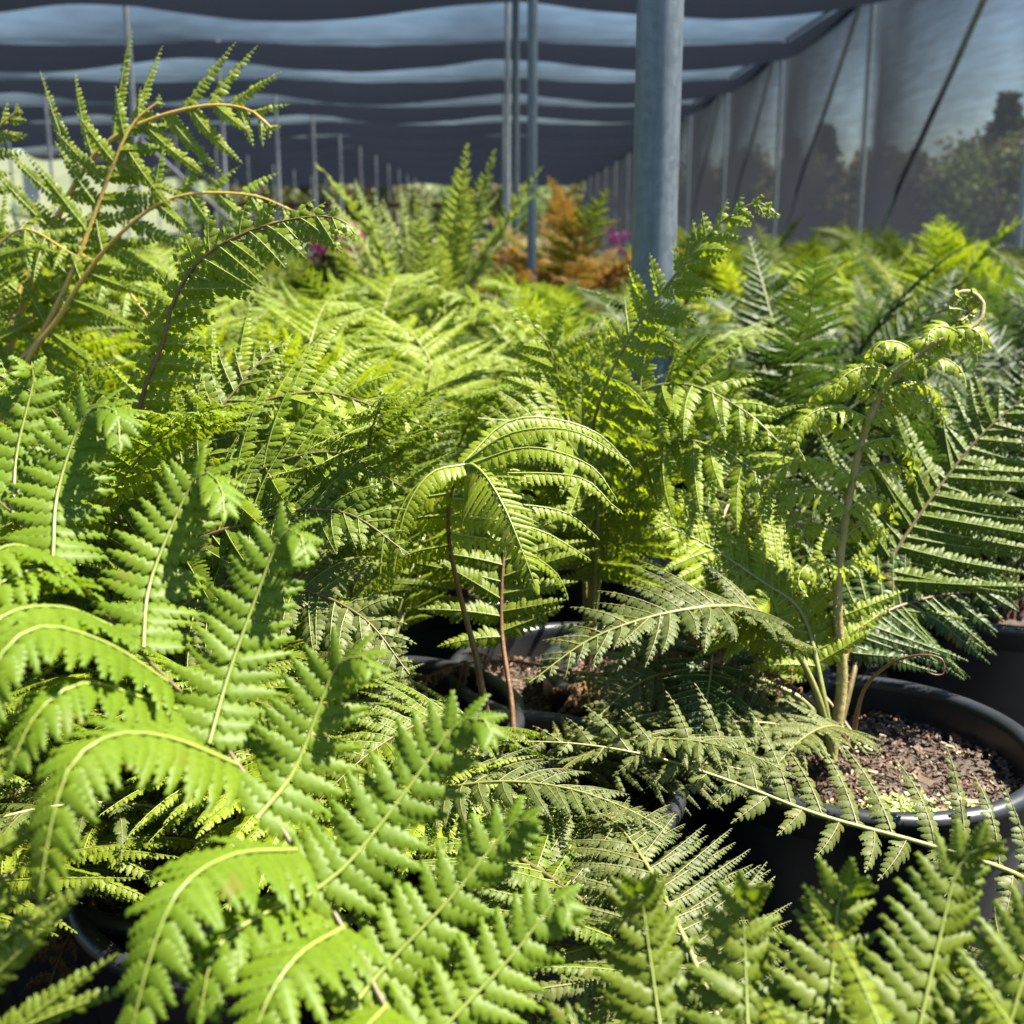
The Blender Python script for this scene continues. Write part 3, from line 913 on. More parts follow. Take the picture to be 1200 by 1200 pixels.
hero(f4, [np.array([PX - .01, PY - .01, PZ + .275])] + px((1010, 815, 1.13), (1040, 780, 1.1), (1075, 768, 1.08), (1103, 772, 1.07), (1105, 790, 1.07), (1088, 788, 1.07), (1090, 778, 1.07)), CU,
     d_sp.but(srad=.0022), M['olive'], M['rib_olive'], M['stem_brown'], skip_auto=True, name='dry_stalk', label='bare brown stalk curling over the pot rim')

# ---- olive frond lying level in front of the pot
c = P(1420, 1260, .84)
f5 = empty('potted_fern', (c[0] + .05, c[1] + .02, -.02))
tag(f5, 'dull olive fern in front of the bark pot, one long frond lying level', 'fern')
po = link('pot', POT_OLD, f5); link('rim', RIM_OLD, po); link('soil', SOIL, f5); link('bark_chips', CHIPS, f5)['kind'] = 'stuff'; link('crown', CROWN, f5)
hero(f5, [np.array([c[0] + .05, c[1] + .02, .27])] + px((1260, 1060, .96), (1180, 1020, .965), (1080, 988, .965), (960, 955, .96), (860, 917, .955), (770, 888, .95), (680, 872, .945), (590, 868, .94)), unit(Z * .75 + TOCAM * .55),
     d_sp.but(asym=(1, .6), lmax=.092, pl=.0112, sp=.0056, droop=.35, s0=.16, srad=.0026, pairs=19, prof=tab([0, .3, .6, .85, 1], [.9, 1, .8, .42, .06])), M['olive'], M['rib_olive'], M['stem_green'])
plant('softolive', c[0] + .05, c[1] + .02, 4, .7, '', root=f5)

# ---- lime fern behind the middle, fronds leaning right across the steel post
c = P(690, 640, 1.35)
f6 = empty('potted_fern', (c[0], c[1], -.01))
tag(f6, 'lime fern in front of the thick steel post, one plume curving up past it', 'fern')
po = link('pot', POT, f6); link('rim', RIM, po); link('soil', SOIL, f6); link('bark_chips', CHIPS, f6)['kind'] = 'stuff'; link('crown', CROWN, f6)
b6 = np.array([c[0], c[1], .29])
hero(f6, [b6] + px((690, 560, 1.30), (700, 480, 1.24), (735, 400, 1.20), (785, 330, 1.17), (840, 265, 1.15), (885, 238, 1.13), (912, 252, 1.12)), unit(TOCAM * .8 - RGT * .45 + Z * .3),
     tf_sp.but(lmax=.085, pairs=26, s0=.32, pl=.011, sp=.0052, droop=1.05, sweep=.5, asym=(1, .7), alpha=(76, 50), prof=tab([0, .2, .55, .85, 1], [.85, 1, .75, .36, .05])), M['lime'], M['rib'], M['stem_green'])
hero(f6, [b6] + px((720, 590, 1.28), (780, 520, 1.22), (850, 530, 1.17), (910, 580, 1.14), (950, 640, 1.12)), unit(TOCAM * .75 + Z * .6),
     tf_sp.but(lmax=.13, pairs=20, s0=.25, droop=.3), M['lime'], M['rib'], M['stem_green'])
hero(f6, [b6] + px((700, 560, 1.28), (740, 470, 1.24), (800, 450, 1.2), (870, 480, 1.16), (925, 530, 1.14)), unit(TOCAM * .75 + Z * .6),
     tf_sp.but(lmax=.11, pairs=20, s0=.3, droop=.4), M['lime'], M['rib'], M['stem_green'])
hero(f6, [b6] + px((680, 570, 1.3), (660, 470, 1.3), (640, 400, 1.28), (600, 370, 1.25)), unit(TOCAM * .75 + Z * .6),
     tf_sp.but(lmax=.12, pairs=18, s0=.3, droop=.5), M['lime'], M['rib'], M['stem_green'])
hero(f6, [b6] + px((700, 600, 1.25), (680, 540, 1.2), (640, 500, 1.15), (560, 490, 1.12)), unit(TOCAM * .75 + Z * .6),
     tf_sp.but(lmax=.11, pairs=18, s0=.3, droop=.5), M['green'], M['rib'], M['stem_green'])

# ---- left: fern with the plume leaning right
c = P(170, 760, 1.02)
f7 = empty('potted_fern', (c[0], c[1], -.02))
tag(f7, 'fern at left with a thin brown stalk and a pale green plume bent right', 'fern')
po = link('pot', POT, f7); link('rim', RIM, po); link('soil', SOIL, f7); link('bark_chips', CHIPS, f7)['kind'] = 'stuff'; link('crown', CROWN, f7)
b7 = np.array([c[0], c[1], .28])
hero(f7, [b7] + px((162, 600, 1.0), (160, 520, .99), (168, 460, .98), (190, 405, .97), (205, 350, .96), (240, 300, .95), (300, 268, .94), (365, 254, .93), (400, 258, .92), (417, 275, .92)), unit(TOCAM * .8 + Z * .35 + RGT * .2),
     tf_sp.but(lmax=.060, asym=(1, .5), pairs=22, s0=.48, pl=.0125, sp=.006, droop=.65, sweep=.5, alpha=(76, 52), prof=tab([0, .25, .55, .85, 1], [.4, .8, 1, .6, .10])), M['yellow'], M['rib'], M['stem_brown'])
for q, mt, lm in [
    ([(170, 640, 1.0), (230, 520, 1.02), (290, 440, 1.04), (330, 400, 1.06)], 'softg', .11),
    ([(200, 650, 1.0), (290, 560, .98), (390, 530, .95), (470, 570, .92)], 'lime', .11),
    ([(200, 680, .98), (300, 610, .95), (400, 600, .9), (480, 650, .88)], 'green', .10),
    ([(190, 640, 1.02), (260, 500, 1.05), (360, 460, 1.05), (450, 480, 1.04), (520, 510, 1.03)], 'lime', .12),
    ([(150, 640, 1.0), (100, 540, .98), (50, 470, .95), (-20, 430, .92)], 'lime', .10),
    ([(210, 720, .97), (330, 690, .92), (420, 720, .88), (480, 790, .86)], 'olive', .09)]:
    hero(f7, [b7] + px(*q), unit(TOCAM * .7 + Z * .65), tf_sp.but(lmax=lm, pairs=25, s0=.28, droop=.4), M[{'softg': 'green'}.get(mt, mt)], M['rib'], M['stem_olive'])

# ---- tall golden-stalked fern at the back left
c = P(-10, 560, 1.5)
f8 = empty('potted_fern', (c[0], c[1], -.05))
tag(f8, 'tallest fern, at the back left, with thick golden stalks arching over the bed', 'fern')
po = link('pot', POT, f8); link('rim', RIM, po); link('soil', SOIL, f8); link('bark_chips', CHIPS, f8)['kind'] = 'stuff'; link('crown', CROWN, f8)
b8 = np.array([c[0], c[1], .25])
g_sp = tf_sp.but(lmax=.135, pairs=13, s0=.56, pl=.0105, sp=.0056, droop=.25, sweep=.25, srad=.0062, vee=0, alpha=(80, 45),
                 prof=tab([0, .3, .6, .85, 1], [.75, 1, .8, .5, .1]))
hero(f8, [b8] + px((5, 470, 1.48), (30, 350, 1.46), (70, 250, 1.44), (115, 178, 1.42), (170, 143, 1.40), (240, 124, 1.38), (290, 128, 1.37), (318, 150, 1.36)), unit(TOCAM * .9 + Z * .2), g_sp.but(droop=.05),
     M['yellow'], M['rib'], M['stem_gold'])
hero(f8, [b8] + px((0, 480, 1.46), (45, 400, 1.44), (80, 330, 1.42), (115, 240, 1.41), (140, 175, 1.40), (160, 140, 1.40), (185, 120, 1.40)), unit(TOCAM * .9 + Z * .2 + RGT * .2), g_sp.but(lmax=.11, s0=.5),
     M['lime'], M['rib'], M['stem_gold'])
hero(f8, [b8] + px((20, 470, 1.45), (70, 370, 1.42), (130, 285, 1.40), (200, 233, 1.38), (290, 228, 1.36), (350, 250, 1.35)), unit(TOCAM * .85 + Z * .3), g_sp.but(lmax=.10, s0=.4, srad=.0046),
     M['lime'], M['rib'], M['stem_gold'])
hero(f8, [b8] + px((-20, 470, 1.5), (-60, 350, 1.48), (-50, 240, 1.46), (-10, 160, 1.44), (20, 130, 1.43)), unit(TOCAM * .9 + Z * .2), g_sp.but(lmax=.09, s0=.5),
     M['green'], M['rib'], M['stem_gold'])
hero(f8, [b8] + px((10, 470, 1.5), (20, 350, 1.52), (60, 290, 1.52), (130, 320, 1.5), (180, 380, 1.48)), CU, g_sp.but(lmax=.13, s0=.35, srad=.004),
     M['lime'], M['rib'], M['stem_gold'])
hero(f8, [b8] + px((-10, 470, 1.45), (-30, 350, 1.42), (20, 270, 1.4), (90, 300, 1.36)), CU, g_sp.but(lmax=.13, s0=.35, srad=.004),
     M['yellow'], M['rib'], M['stem_gold'])

low(f3, 'softolive', 7, .62, (150, 330), .35, ('softgreen', .3))
low(f3, 'softolive', 5, .60, (-40, 60), .5, ('softgreen', .3))
low(f4, 'softolive', 7, .60, (120, 235), .3, ('softgreen', .2))
plant('soft', f2.location.x, f2.location.y, 4, .95, '', root=f2, az=(135, 172), mix=('softgreen', .6), spread=.1)
low(f7, 'softgreen', 7, .72, (180, 340), .3, ('soft', .5))
for r_, a_ in ((f3, (190, 260)), (f7, (200, 330)), (f6, (190, 300)), (f4, (150, 215))):
    low(r_, 'dry', 2, .7, a_, .3)
# ---- further ferns placed one by one (x, y on the ground)
def at(px_, py_, d):
    q = P(px_, py_, d); return q[0], q[1]


q = at(330, 900, .92); plant('softolive', *q, 9, .72, 'dull grey green fern low under the big lime frond', mix=('softgreen', .3), spread=.2)
plant('softgreen', .15, .50, 14, .88, 'olive and green fern low at the bottom centre behind the near lime leaflets', mix=('softolive', .45), az=(20, 160))
plant('softgreen', -.52, .56, 14, .86, 'green fern low behind the hanging leaflets at bottom left', mix=('softolive', .3), az=(0, 150))
plant('soft', -.17, .38, 7, .80, '', root=f1, az=(40, 140), mix=('softgreen', .6))
q = at(250, 820, .98); plant('soft', *q, 13, .72, 'lime fern under the brown stalk at left', mix=('softolive', .3), spread=.1)
q = at(20, 760, 1.05); plant('soft', *q, 12, .80, 'lime fern behind the near frond at the left edge', mix=('softgreen', .3))
q = at(430, 760, 1.22); plant('softgreen', *q, 11, .85, 'leafy green fern left of the brown stalk in mid bed', mix=('soft', .4))
q = at(800, 830, 1.38); plant('softolive', *q, 10, .85, 'low olive fern tangled in front of the steel post foot', mix=('shield', .3))
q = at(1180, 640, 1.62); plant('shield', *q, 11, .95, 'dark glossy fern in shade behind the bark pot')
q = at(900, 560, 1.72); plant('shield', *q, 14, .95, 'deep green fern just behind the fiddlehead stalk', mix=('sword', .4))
q = at(330, 560, 1.62); plant('soft', *q, 12, .95, 'lime fern behind the plume at left, fronds fanned wide', mix=('softgreen', .3))
q = at(520, 580, 1.70); plant('soft', *q, 12, .92, 'lime fern in the middle just left of the steel post', mix=('softgreen', .3))
q = at(690, 430, 2.25); plant('softpale', *q, 14, 1.05, 'pale feathery fern making a soft dome left of the steel post', rise=26)
q = at(120, 520, 1.9); plant('soft', *q, 12, 1.0, 'yellow green fern at the foot of the golden stalks', mix=('softgreen', .3))

# ================================================================== BEDS
cnt = 0
taken = []
rows = []
y = 1.75
while y < 11.0:
    sp_ = .40 if y < 3.2 else (.52 if y < 6 else .72)
    half = y * .45 + .5
    x = -half + rnd.uniform(0, sp_)
    while x < min(half, 3.1):
        rows.append((x + rnd.uniform(-.07, .07), y + rnd.uniform(-.08, .08)))
        x += sp_
    y += sp_ * .95
placed = [np.array(o.location)[:2] for o in COL.objects if o.name.startswith('potted_fern')]
special = [(-.42, 3.2), (.28, 4.6), (-.15, 4.3), (-.7, 4.2)]
for x, y in rows:
    if any(np.hypot(*(np.array((x, y)) - p)) < .27 for p in placed): continue
    if any(math.hypot(x - a, y - b) < .3 for a, b in special): continue
    if math.hypot(x - .2, y - 1.62) < .2: continue
    u = x / (y * .43)
    det = y < 2.6
    right = u > .18 - .02 * y
    if right:
        if y < 3.4:
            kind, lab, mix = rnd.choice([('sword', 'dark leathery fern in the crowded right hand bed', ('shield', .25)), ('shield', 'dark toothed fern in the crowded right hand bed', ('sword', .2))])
            gp = 'dark ferns in the right bed'
        else:
            kind, lab, mix = rnd.choice([('farlime', 'bright lime fern in the far right bed before the net wall', ('faryellow', .3)), ('farlime', 'bright lime fern in the far right bed before the net wall', ('fargreen', .3)),
                                         ('fargreen', 'green fern in the far right bed before the net wall', ('farlime', .3))])
            gp = 'ferns in the far right bed'
    elif y < 2.9:
        kind, lab, mix = rnd.choice([('soft', 'lime fern in the packed middle rows', ('softgreen', .35)), ('softgreen', 'green fern in the packed middle rows', ('soft', .35))])
        gp = 'ferns in the packed middle rows'
    elif u < -.3:
        kind, lab, mix = rnd.choice([('farlime', 'lime fern in the far left rows under the net roof', ('faryellow', .4)), ('fargreen', 'green fern in the far left rows under the net roof', ('farlime', .4))])
        gp = 'ferns in the far left rows'
    else:
        kind, lab, mix = rnd.choice([('farlime', 'lime fern in the far middle rows under the net roof', ('fargreen', .4)), ('fargreen', 'green fern in the far middle rows under the net roof', ('farlime', .4))])
        gp = 'ferns in the far middle rows'
    plant(kind, x, y, (15 if right else 12) if y < 4 else 9, rnd.uniform(.85, 1.08) * ((.88 if right and y < 3.4 else 1) if y < 4 else 1.14), lab, gp, mix=mix, detail=det, upright=(.72 if right and y < 3.4 else 1), rise=(12 if right and y >= 3.4 else (-6 if right else 0)), old=rnd.random() < .4)
    cnt += 1

# the tall upright fern, the orange ferns, the magenta flowers
q = at(490, 330, 3.1)
plant('feather', *q, 30, .97, 'tall upright feathery fern standing above the bed at back centre', upright=.95, detail=True, check=False)
q = at(665, 300, 4.9)
plant('farorange', *q, 28, 1.36, 'orange fern right of the thin post with spiky upright fronds', detail=False, check=False, mix=('faryellow', .25), zoff=.02, upright=.8)
q = at(595, 308, 4.6)
plant('farorange', *q, 24, 1.0, 'paler rust orange fern left of the thin post, lower and rounder', detail=False, check=False, zoff=.0)
q = at(560, 310, 4.1)
plant('fargreen', *q, 12, .8, 'olive green fern left of the rust orange fern', detail=False, check=False, zoff=-.02)


def flower_plant(x, y, zt, n, r, label):
    root = empty('flowering_plant', (x, y, 0)); tag(root, label, 'flowers')
    po = link('pot', POT, root); link('rim', RIM, po)
    st = MB(); lv = MB(); fl = MB()
    for i in range(n):
        a = rnd.uniform(0, 6.28); rr = r * math.sqrt(rnd.random())
        tp = np.array([rr * math.cos(a), rr * math.sin(a), zt + rnd.uniform(-.06, .03)])
        pts, _ = smooth_path([(0, 0, .27), tp * np.array([.5, .5, .7]), tp], 8)
        v, f = tube_arrays(pts, .0022, 5); st.add(v, f, 0)
        for j in range(5):
            b_ = pts[rnd.randrange(2, 7)]; d = unit(nrg.normal(0, 1, 3)); w = unit(np.cross(d, nrg.normal(0, 1, 3))) * .012
            lv.add([b_, b_ + d * .03 + w, b_ + d * .07, b_ + d * .03 - w], [(0, 1, 2, 3)], 0)
        for j in range(22):
            o_ = tp + nrg.normal(0, .012, 3); d = unit(nrg.normal(0, 1, 3) + np.array([0, 0, .5])); w = unit(np.cross(d, nrg.normal(0, 1, 3))) * .006
            fl.add([o_, o_ + d * .009 + w, o_ + d * .018, o_ + d * .009 - w], [(0, 1, 2, 3)], 0)
    link('stems', st.mesh('stems', [M['stem_green']]), root)
    link('leaves', lv.mesh('leaves', [M['green']], False), root)
    link('flower_heads', fl.mesh('flower_heads', [M['magenta']], False), root)


q = P(395, 276, 3.4); flower_plant(q[0], q[1], q[2] - .01, 40, .07, 'magenta flowers above the ferns left of the tall upright fern')
q = P(727, 268, 5.4); flower_plant(q[0], q[1], q[2] - .05, 5, .035, 'small magenta flowers beside the orange fern')

# ================================================================== SHADE HOUSE
HT = 3.0; XR = 3.44; XL = -11.8; BAY = 3.66; Y0 = .71
YK = [Y0 + BAY * k for k in range(-2, 15)]
YEND = YK[-1]
rowsx = [XR, .12, -3.44, -6.9, -10.4]


def post(x, y, dia, z1=HT, label='', group=None, name='steel_post', lean=0):
    root = empty(name, (x, y, 0)); tag(root, label, 'post', group)
    b = MB(); gm = M['galv'] if y < 11 and x > -1 and x < 1 else M['galv_light']
    pts = [(0, 0, 0), (0, 0, z1 * .5), (0, 0, z1)]
    v, f = tube_arrays(smooth_path(pts, 4)[0], dia / 2, 32); b.add(v, f, 0)
    link('pole', b.mesh('post_pole', [gm]), root)
    c_ = MB(); v, f = lathe([(.001, z1 + .012), (dia * .5 + .006, z1 + .010), (dia * .5 + .006, z1 - .05), (dia * .5 + .0005, z1 - .052)], 24); c_.add(v, f, 0)
    link('cap', c_.mesh('post_cap', [gm]), root)
    return root


big = P(765, 340, 1.62)
post(big[0], big[1], .0605, label='thick galvanised steel post standing among the ferns, nearest to view')
q = P(623.5, 200, 4.4)
post(q[0], q[1], .036, label='thin blue grey post behind the pale dome of fern, by the orange ferns')
for (pxx, Yk, dia, lab) in [(604, 8.03, .046, 'slim grey post just left of the thin blue grey post'), (595, 11.69, .046, 'far slim post half hidden beside the slim grey post'),
                            (591, 19.0, .05, 'very distant post in line behind the slim grey posts')]:
    post((pxx - 590) / FPX * Yk + 0, Yk, dia, label=lab)
wall_lab = ['net wall post closest to view, at the right edge of the photo', 'net wall post second from the right edge, one brace meeting its foot', 'net wall post third from the right edge',
            'net wall post fourth from the right edge', 'net wall post fifth from the right edge, half behind the thick post']
for i, yk in enumerate(YK):
    if yk < 7: continue
    k = i - 4
    post(XR - .05, yk, .05, label=wall_lab[k] if 0 <= k < 5 else 'distant net wall post near the far end', group='posts of the net wall')
for rx, nm in ((-3.44, 'first'), (-6.9, 'second'), (-10.4, 'third')):
    for i, yk in enumerate(YK):
        if yk < 7 or (rx < -4 and yk < 11): continue
        if rx == -3.44:
            lab = {8: 'left roof post at the edge of the photo beside the golden fern', 11: 'left roof post behind the tips of the tall golden fern', 15: 'left roof post just right of the golden fern tips'}.get(int(yk), 'distant roof post in the left row')
        else:
            lab = 'distant roof post in the %s row on the left' % nm
        post(rx, yk, .05, label=lab, group='roof posts on the left')


def brace(a, b, label):
    mid = (np.array(a) + np.array(b)) / 2
    m = MB(); v, f = tube_arrays(np.array([np.array(a) - mid, np.zeros(3), np.array(b) - mid]), .024, 12); m.add(v, f, 0)
    o = link('brace_pole', m.mesh('brace_pole', [M['galv_light']]), None, mid)
    tag(o, label, 'brace', 'braces of the net wall')


bl = ['diagonal brace in the bay at the right edge, running to the second wall post foot', 'diagonal brace in the second wall bay from the right', 'diagonal brace in the third wall bay from the right',
      'diagonal brace in the fourth wall bay from the right']
for k in range(5):
    ya, yb = Y0 + BAY * (k + 2), Y0 + BAY * (k + 3)
    brace((XR - .12, ya, HT - .05), (XR - .12, yb, .05), bl[k] if k < 4 else 'faint distant diagonal brace deep along the net wall')
brace((-3.40, Y0 + BAY * 3, 1.6), (-3.40, Y0 + BAY * 4, .9), 'slanting brace behind the golden fern on the left')

# roof cloth: hangs in a belly between the cross cables
nx, per = 120, 14
xs = np.linspace(XL, XR, nx)
ys = []
for k in range(len(YK) - 1):
    ys += list(YK[k] + BAY * np.arange(per) / per)
ys.append(YEND)
V = []
bay_r = [rnd.uniform(.9, 1.1) for _ in YK]
ys = [y for y in ys if y >= YK[3] - 1e-6]
for y in ys:
    kb = min(int((y - YK[0]) / BAY + 1e-6), len(YK) - 2)
    t = (y - YK[kb]) / BAY
    for x in xs:
        ds = min(abs(x - r_) for r_ in rowsx)
        lift = math.exp(-(ds / .9) ** 2)
        sag = (.54 - .11 * lift) * (1 if y < 15.3 else (.87 if y < 22.6 else .78)) * bay_r[kb] + .03 * noise.noise(Vector((x * .7, kb * 3.1, 0)))
        if x > XR - .3: sag *= .45 + .55 * (XR - x) / .3
        z = HT - sag * max(0, 4 * t * (1 - t)) ** .85 - (.05 * (1 - lift))
        z += .012 * noise.noise(Vector((x * 2.3, y * 1.5, 5)))
        V.append((x, y, z))
i, j = np.meshgrid(np.arange(len(ys) - 1), np.arange(nx - 1), indexing='ij')
F = np.stack([i * nx + j, i * nx + j + 1, (i + 1) * nx + j + 1, (i + 1) * nx + j], -1).reshape(-1, 4)
b = MB(); b.add(V, F, 0)
roof = link('shade_cloth_roof', b.mesh('roof_cloth', [M['roofnet']]))
tag(roof, 'black shade cloth roof hanging in bellies between cross cables over the ferns', 'shade cloth', kind='thing')
b = MB()
for yk in YK[3:]:
    v, f = tube_arrays(np.array([(XL, yk, HT + .012), ((XL + XR) / 2, yk, HT + .012), (XR, yk, HT + .012)]), .006, 6); b.add(v, f, 0)
link('cable', b.mesh('cables', [M['galv']]), roof)

# right net wall, each bay pushed inwards by the wind
ny = 12; nz = 16
yw = []
for k in range(2, len(YK) - 1):
    yw += list(YK[k] + BAY * np.arange(ny) / ny)
yw.append(YEND)
zs = np.linspace(.05, HT, nz)
V = []
for y in yw:
    kb = int((y - YK[2]) / BAY + 1e-6); t = (y - YK[2]) / BAY - kb
    for z in zs:
        zz = z / HT
        bu = .20 * max(0, 4 * t * (1 - t)) * max(0, math.sin(math.pi * zz)) ** .7
        V.append((XR + .02 - bu * .9 + .015 * noise.noise(Vector((y * 1.6, z * 2.2, 1))) + .02 * noise.noise(Vector((y * .8, z * 5.0 + y * .8, 9))), y, z))
i, j = np.meshgrid(np.arange(len(yw) - 1), np.arange(nz - 1), indexing='ij')
F = np.stack([i * nz + j, i * nz + j + 1, (i + 1) * nz + j + 1, (i + 1) * nz + j], -1).reshape(-1, 4)
b = MB(); b.add(V, F, 0)
wall = link('shade_net_wall', b.mesh('wall_net', [M['wallnet']]))
tag(wall, 'see through black net wall closing the right side of the shade house', 'net wall', kind='thing')
b = MB(); v, f = tube_arrays(np.array([(XR, YK[2], HT + .03), (XR, 25, HT + .03), (XR, YEND, HT + .03)]), .02, 8); b.add(v, f, 0)
link('edge_pipe', b.mesh('edge_pipe', [M['galv']]), wall)

# bench far left, white board, stacked pots
bt = empty('nursery_bench', (-4.2, 30, 0)); tag(bt, 'rust red nursery bench far away under the roof at left', 'bench')
b = MB(); b.add(*box_arrays((-3.2, -.6, 1.32), (3.2, .6, 1.42)), 0); link('bench_top', b.mesh('bench_top', [M['rust']], False), bt)
for sx in (-3, -1, 1, 3):
    for sy in (-.5, .4):
        b = MB(); b.add(*box_arrays((sx - .06, sy, 0), (sx + .06, sy + .1, 1.318)), 0); link('leg', b.mesh('bench_leg', [M['galv']], False), bt)
sb = empty('notice_board', (-9.5, 25, 0)); tag(sb, 'plain white board on a stake at the far left edge', 'board')
b = MB(); b.add(*box_arrays((-.16, -.02, 1.35), (.16, .02, 1.95)), 0); link('panel', b.mesh('panel', [M['white_board']], False), sb)
b = MB(); v, f = tube_arrays(np.array([(0, .045, 0), (0, .045, .9), (0, .045, 1.8)]), .02, 8); b.add(v, f, 0); link('stake', b.mesh('stake', [M['galv']]), sb)
stack = MB()
for k in range(3):
    for v_, f_ in ((pb.v[0], pb.f4[0]), (pr.v[0], pr.f4[0])):
        stack.add(v_ * np.array([.9, .9, 1]) + np.array([0, 0, k * .16]), f_ - f_.min(), 0)
SM = stack.mesh('stacked_pots', [M['pot_old']])
for (sx, sy, lab) in [(-.35, 6.3, 'short stack of empty black pots left of the slim grey posts'), (-.62, 6.6, 'short stack of black pots furthest left behind the rust orange fern')]:
    tag(link('pot_stack', SM, None, (sx, sy, .1)), lab, 'pots', 'stacks of empty black pots')

# ================================================================== GROUND AND OUTSIDE
def ground_mat():
    m, N, L = new_mat('ground')
    o = N.new('ShaderNodeOutputMaterial'); b = N.new('ShaderNodeBsdfPrincipled')
    n = noise_tex(N, L, 3, 8, rough=.7)
    tc = N.new('ShaderNodeTexCoord'); sx = N.new('ShaderNodeSeparateXYZ'); L.new(tc.outputs['Object'], sx.inputs[0])
    c1 = ramp(N, L, n, [(.3, (.006, .006, .006)), (.7, (.013, .012, .011))])
    L.new(c1, b.inputs['Base Color']); b.inputs['Roughness'].default_value = .9
    L.new(b.outputs[0], o.inputs[0]); return m


M['ground'] = ground_mat()
M['grass'] = plain('dry_grass', (.040, .052, .017), (.085, .088, .036), .9, .35, detail=8)
b = MB(); b.add([(-14, -6, .004), (6, -6, .004), (6, 60, .004), (-14, 60, .004)], [(0, 1, 2, 3)], 0)
tag(link('ground', b.mesh('ground', [M['ground']])), None, None, kind='structure')
nr, na = 46, 150
V = []
for ir in range(nr):
    r_ = 2 * (1.13 ** ir)
    for ia in range(na):
        a = ia * 2 * math.pi / na
        x, y = r_ * math.sin(a) * 1.0, 20 + r_ * math.cos(a)
        d_out = max(0, -x - 17, (y - 64) * min(1, max(0, (24 - x) / 14)))
        h = -.12
        if d_out > 0:
            h += min(d_out * .24, 30) * (.8 + .5 * noise.noise(Vector((x * .02, y * .02, 0)))) + .15 * min(d_out, 20) * .2 * noise.noise(Vector((x * .2, y * .2, 2)))
        h = min(h, .055 * math.hypot(x, y) * (1 + .35 * noise.noise(Vector((x * .03, y * .03, 7)))))
        V.append((x, y, h))
V.append((0, 20, -.12))
i, j = np.meshgrid(np.arange(nr - 1), np.arange(na), indexing='ij')
F = np.stack([i * na + j, (i + 1) * na + j, (i + 1) * na + (j + 1) % na, i * na + (j + 1) % na], -1).reshape(-1, 4)
b = MB(); b.add(V, F[:, ::-1], 0); b.add(np.zeros((0, 3)), np.zeros((0, 3), int), 0)
b.f3.append(np.array([[nr * na, (k + 1) % na, k] for k in range(na)])[:, ::-1]); b.m3.append(np.zeros(na, int))
tag(link('hillside', b.mesh('hillside', [M['grass']])), None, None, kind='structure')


def tree_meshes(kind, h, w, n, seed, mat):
    g = np.random.default_rng(seed)
    tr = MB(); cr_ = MB()
    v, f = tube_arrays(smooth_path([(0, 0, -.3), (.03 * w, 0, h * .35), (-.02 * w, .03 * w, h * .7), (0, 0, h * .95)], 14)[0], np.linspace(.028 * h, .004 * h, 14), 10); tr.add(v, f, 0)
    if kind == 'conifer':
        tiers = 26
        for k in range(tiers):
            t = k / tiers; z = h * (.08 + .9 * t); rad = w * .5 * (1 - t) ** .85 * g.uniform(.7, 1.15) + .12
            for m_ in range(9):
                a = g.uniform(0, 6.28); rr = rad * g.uniform(.7, 1.15)
                e = np.array([math.cos(a) * rr, math.sin(a) * rr, z - .22 * rr + g.uniform(-.2, .2)])
                if k % 2 == 0:
                    v, f = tube_arrays(np.array([(0, 0, z), e * .5 + np.array([0, 0, z * .5]), e]), np.array([.03, .02, .008]) * h / 10, 5); tr.add(v, f, 0)
                for q_ in range(int(n / tiers / 9)):
                    s_ = g.uniform(.15, 1); c_ = np.array([0, 0, z]) * (1 - s_) + e * s_ + g.normal(0, .13 * rad * .5 + .05, 3) * np.array([1, 1, .5])
                    d = unit(e - np.array([0, 0, z]) + g.normal(0, .5, 3)) * g.uniform(.35, .7) * h / 10
                    wv = unit(np.cross(d, g.normal(0, 1, 3))) * .16 * h / 10
                    cr_.add([c_ - wv, c_ + d * .6 - wv, c_ + d, c_ + d * .5 + wv], [(0, 1, 2, 3)], 0)
    else:
        cl = []
        for k in range(26):
            d = unit(g.normal(0, 1, 3)); 
            c_ = np.array([d[0] * w * .36, d[1] * w * .36, h * .58 + d[2] * h * .28]) * np.array([1, 1, 1]) * g.uniform(.85, 1.08)
            cl.append((c_, g.uniform(.11, .2) * w))
            if k % 2 == 0:
                v, f = tube_arrays(smooth_path([(0, 0, h * .3), c_ * np.array([.5, .5, .8]), c_], 6)[0], np.linspace(.011 * h, .003 * h, 6), 6); tr.add(v, f, 0)
        for k in range(n):
            c_, r_ = cl[g.integers(len(cl))]
            p_ = c_ + unit(g.normal(0, 1, 3)) * r_ * g.uniform(.4, 1.05)
            d = unit(g.normal(0, 1, 3)) * g.uniform(.2, .42) * h / 6; wv = unit(np.cross(d, g.normal(0, 1, 3))) * .13 * h / 6
            cr_.add([p_, p_ + d * .5 + wv, p_ + d, p_ + d * .5 - wv], [(0, 1, 2, 3)], 0)
    return tr.mesh(kind + '_trunk', [M['bark']]), cr_.mesh(kind + '_crown', [mat], False)


CON = tree_meshes('conifer', 10, 4.6, 3600, 1, M['conifer'])
BRO = tree_meshes('broad', 6, 5.5, 3200, 2, M['treeleaf'])
SCR = tree_meshes('scrub', 4, 4.6, 2200, 3, M['scrub'])


def tree(ms_, name, x, y, s, label, group, z=0):
    root = empty(name, (x, y, z)); root.scale = (s, s, s * rnd.uniform(.92, 1.1)); root.rotation_euler.z = rnd.uniform(0, 6.28)
    tag(root, label, 'tree', group)
    link('trunk', ms_[0], root); link('crown', ms_[1], root)


def behind(pxx, top, Y):
    """x on the ground and height above it for a crown top seen at (pxx, top)"""
    q = P(pxx, top, Y); return q[0], q[1], q[2]


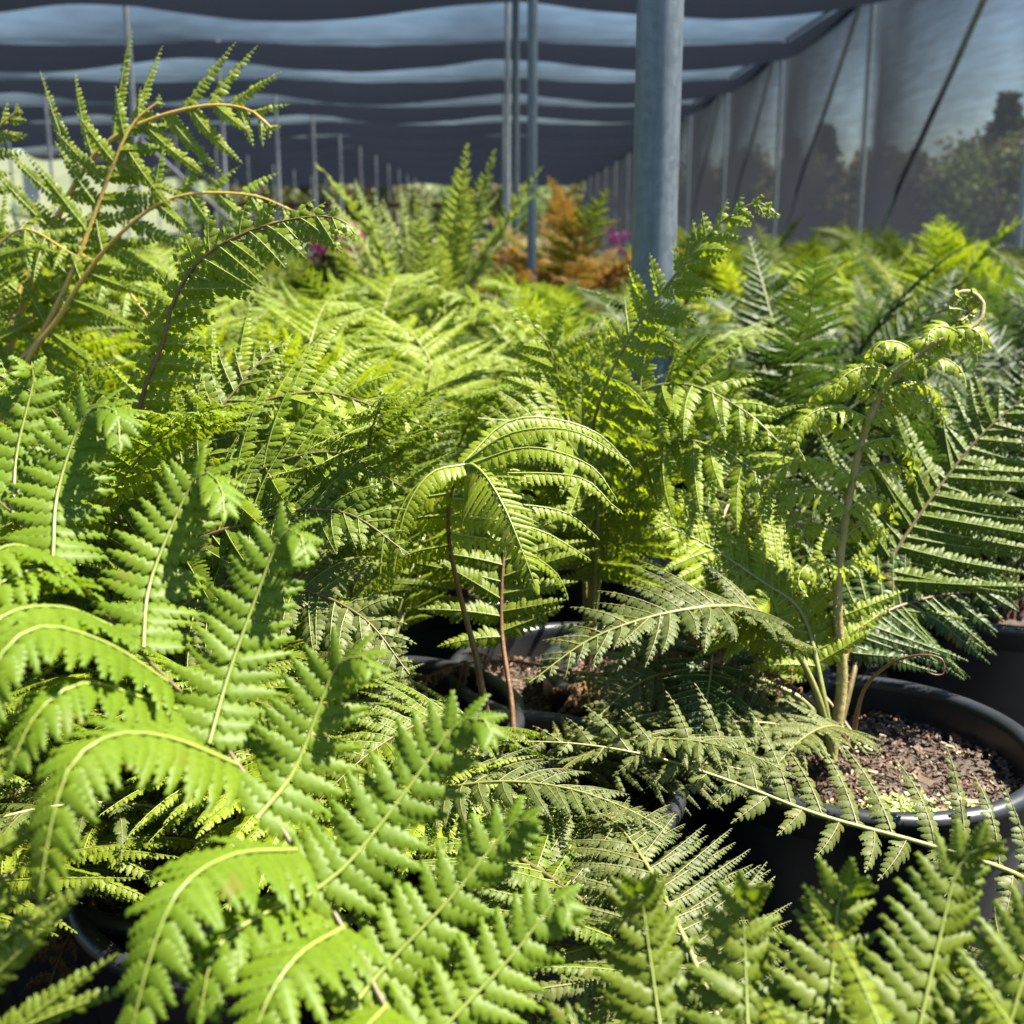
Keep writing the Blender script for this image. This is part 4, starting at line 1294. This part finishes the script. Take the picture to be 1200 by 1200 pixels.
for (pxx, top, Y, ms_, nm, lab) in [
    (1185, 88, 30, CON, 'conifer_tree', 'tall conifer outside the net wall at the right edge'),
    (970, 140, 44, CON, 'conifer_tree', 'dark conifer outside the net between the second and third wall posts'),
    (930, 165, 47, CON, 'conifer_tree', 'lower dark conifer left of the dark conifer outside the net'),
    (1140, 172, 26, BRO, 'broadleaf_tree', 'olive broadleaf tree beneath the tall conifer outside the net'),
    (1085, 188, 27, BRO, 'broadleaf_tree', 'rounded tree outside the net in the middle of the right bay'),
    (1035, 172, 29, BRO, 'broadleaf_tree', 'brownish tree outside the net just right of the second wall post'),
    (1230, 150, 26, BRO, 'broadleaf_tree', 'broadleaf tree outside the net beyond the right edge post'),
    (900, 190, 45, BRO, 'broadleaf_tree', 'dim tree outside the net by the third wall post'),
    (1110, 200, 33, SCR, 'broadleaf_tree', 'low tree outside the net filling the dip in the right bay'),
    (1060, 205, 36, SCR, 'broadleaf_tree', 'low tree outside the net next to the brownish tree'),
    (1000, 195, 40, BRO, 'broadleaf_tree', 'tree outside the net seen behind the second wall post'),
    (955, 190, 42, BRO, 'broadleaf_tree', 'bushy tree below the dark conifer outside the net'),
    (1175, 165, 24, SCR, 'broadleaf_tree', 'brown bush at the foot of the tall conifer outside the net'),
    (830, 190, 70, BRO, 'broadleaf_tree', 'far dim tree outside the net by the fifth wall post'),
    (865, 185, 60, BRO, 'broadleaf_tree', 'dim distant tree outside the net by the fourth wall post')]:
    x, y, zt = behind(pxx, top, Y)
    hh = {id(CON): 10, id(BRO): 5.4, id(SCR): 3.6}[id(ms_)]
    tree(ms_, nm, x, y, zt / hh, lab, 'trees outside the net wall')
for k in range(34):
    if k < 14: x, y = rnd.uniform(-40, -22), rnd.uniform(18, 70)
    else: x, y = -16 + (k - 14) * 1.5 + rnd.uniform(-.6, .6), rnd.uniform(66, 72)
    d_out = max(0, -x - 17, y - 64)
    tree(SCR if k % 3 else BRO, 'scrub_tree', x, y, rnd.uniform(.35, .9) if k < 14 else rnd.uniform(.7, 1.0), 'scrubby tree on the sunny slope beyond the left side' if k < 14 else 'hazy tree on the slope beyond the far open end',
         'scrub on the slope', z=min(d_out * .16, .045 * math.hypot(x, y)) - .3)
print('FERNS', FERN_N, cnt)
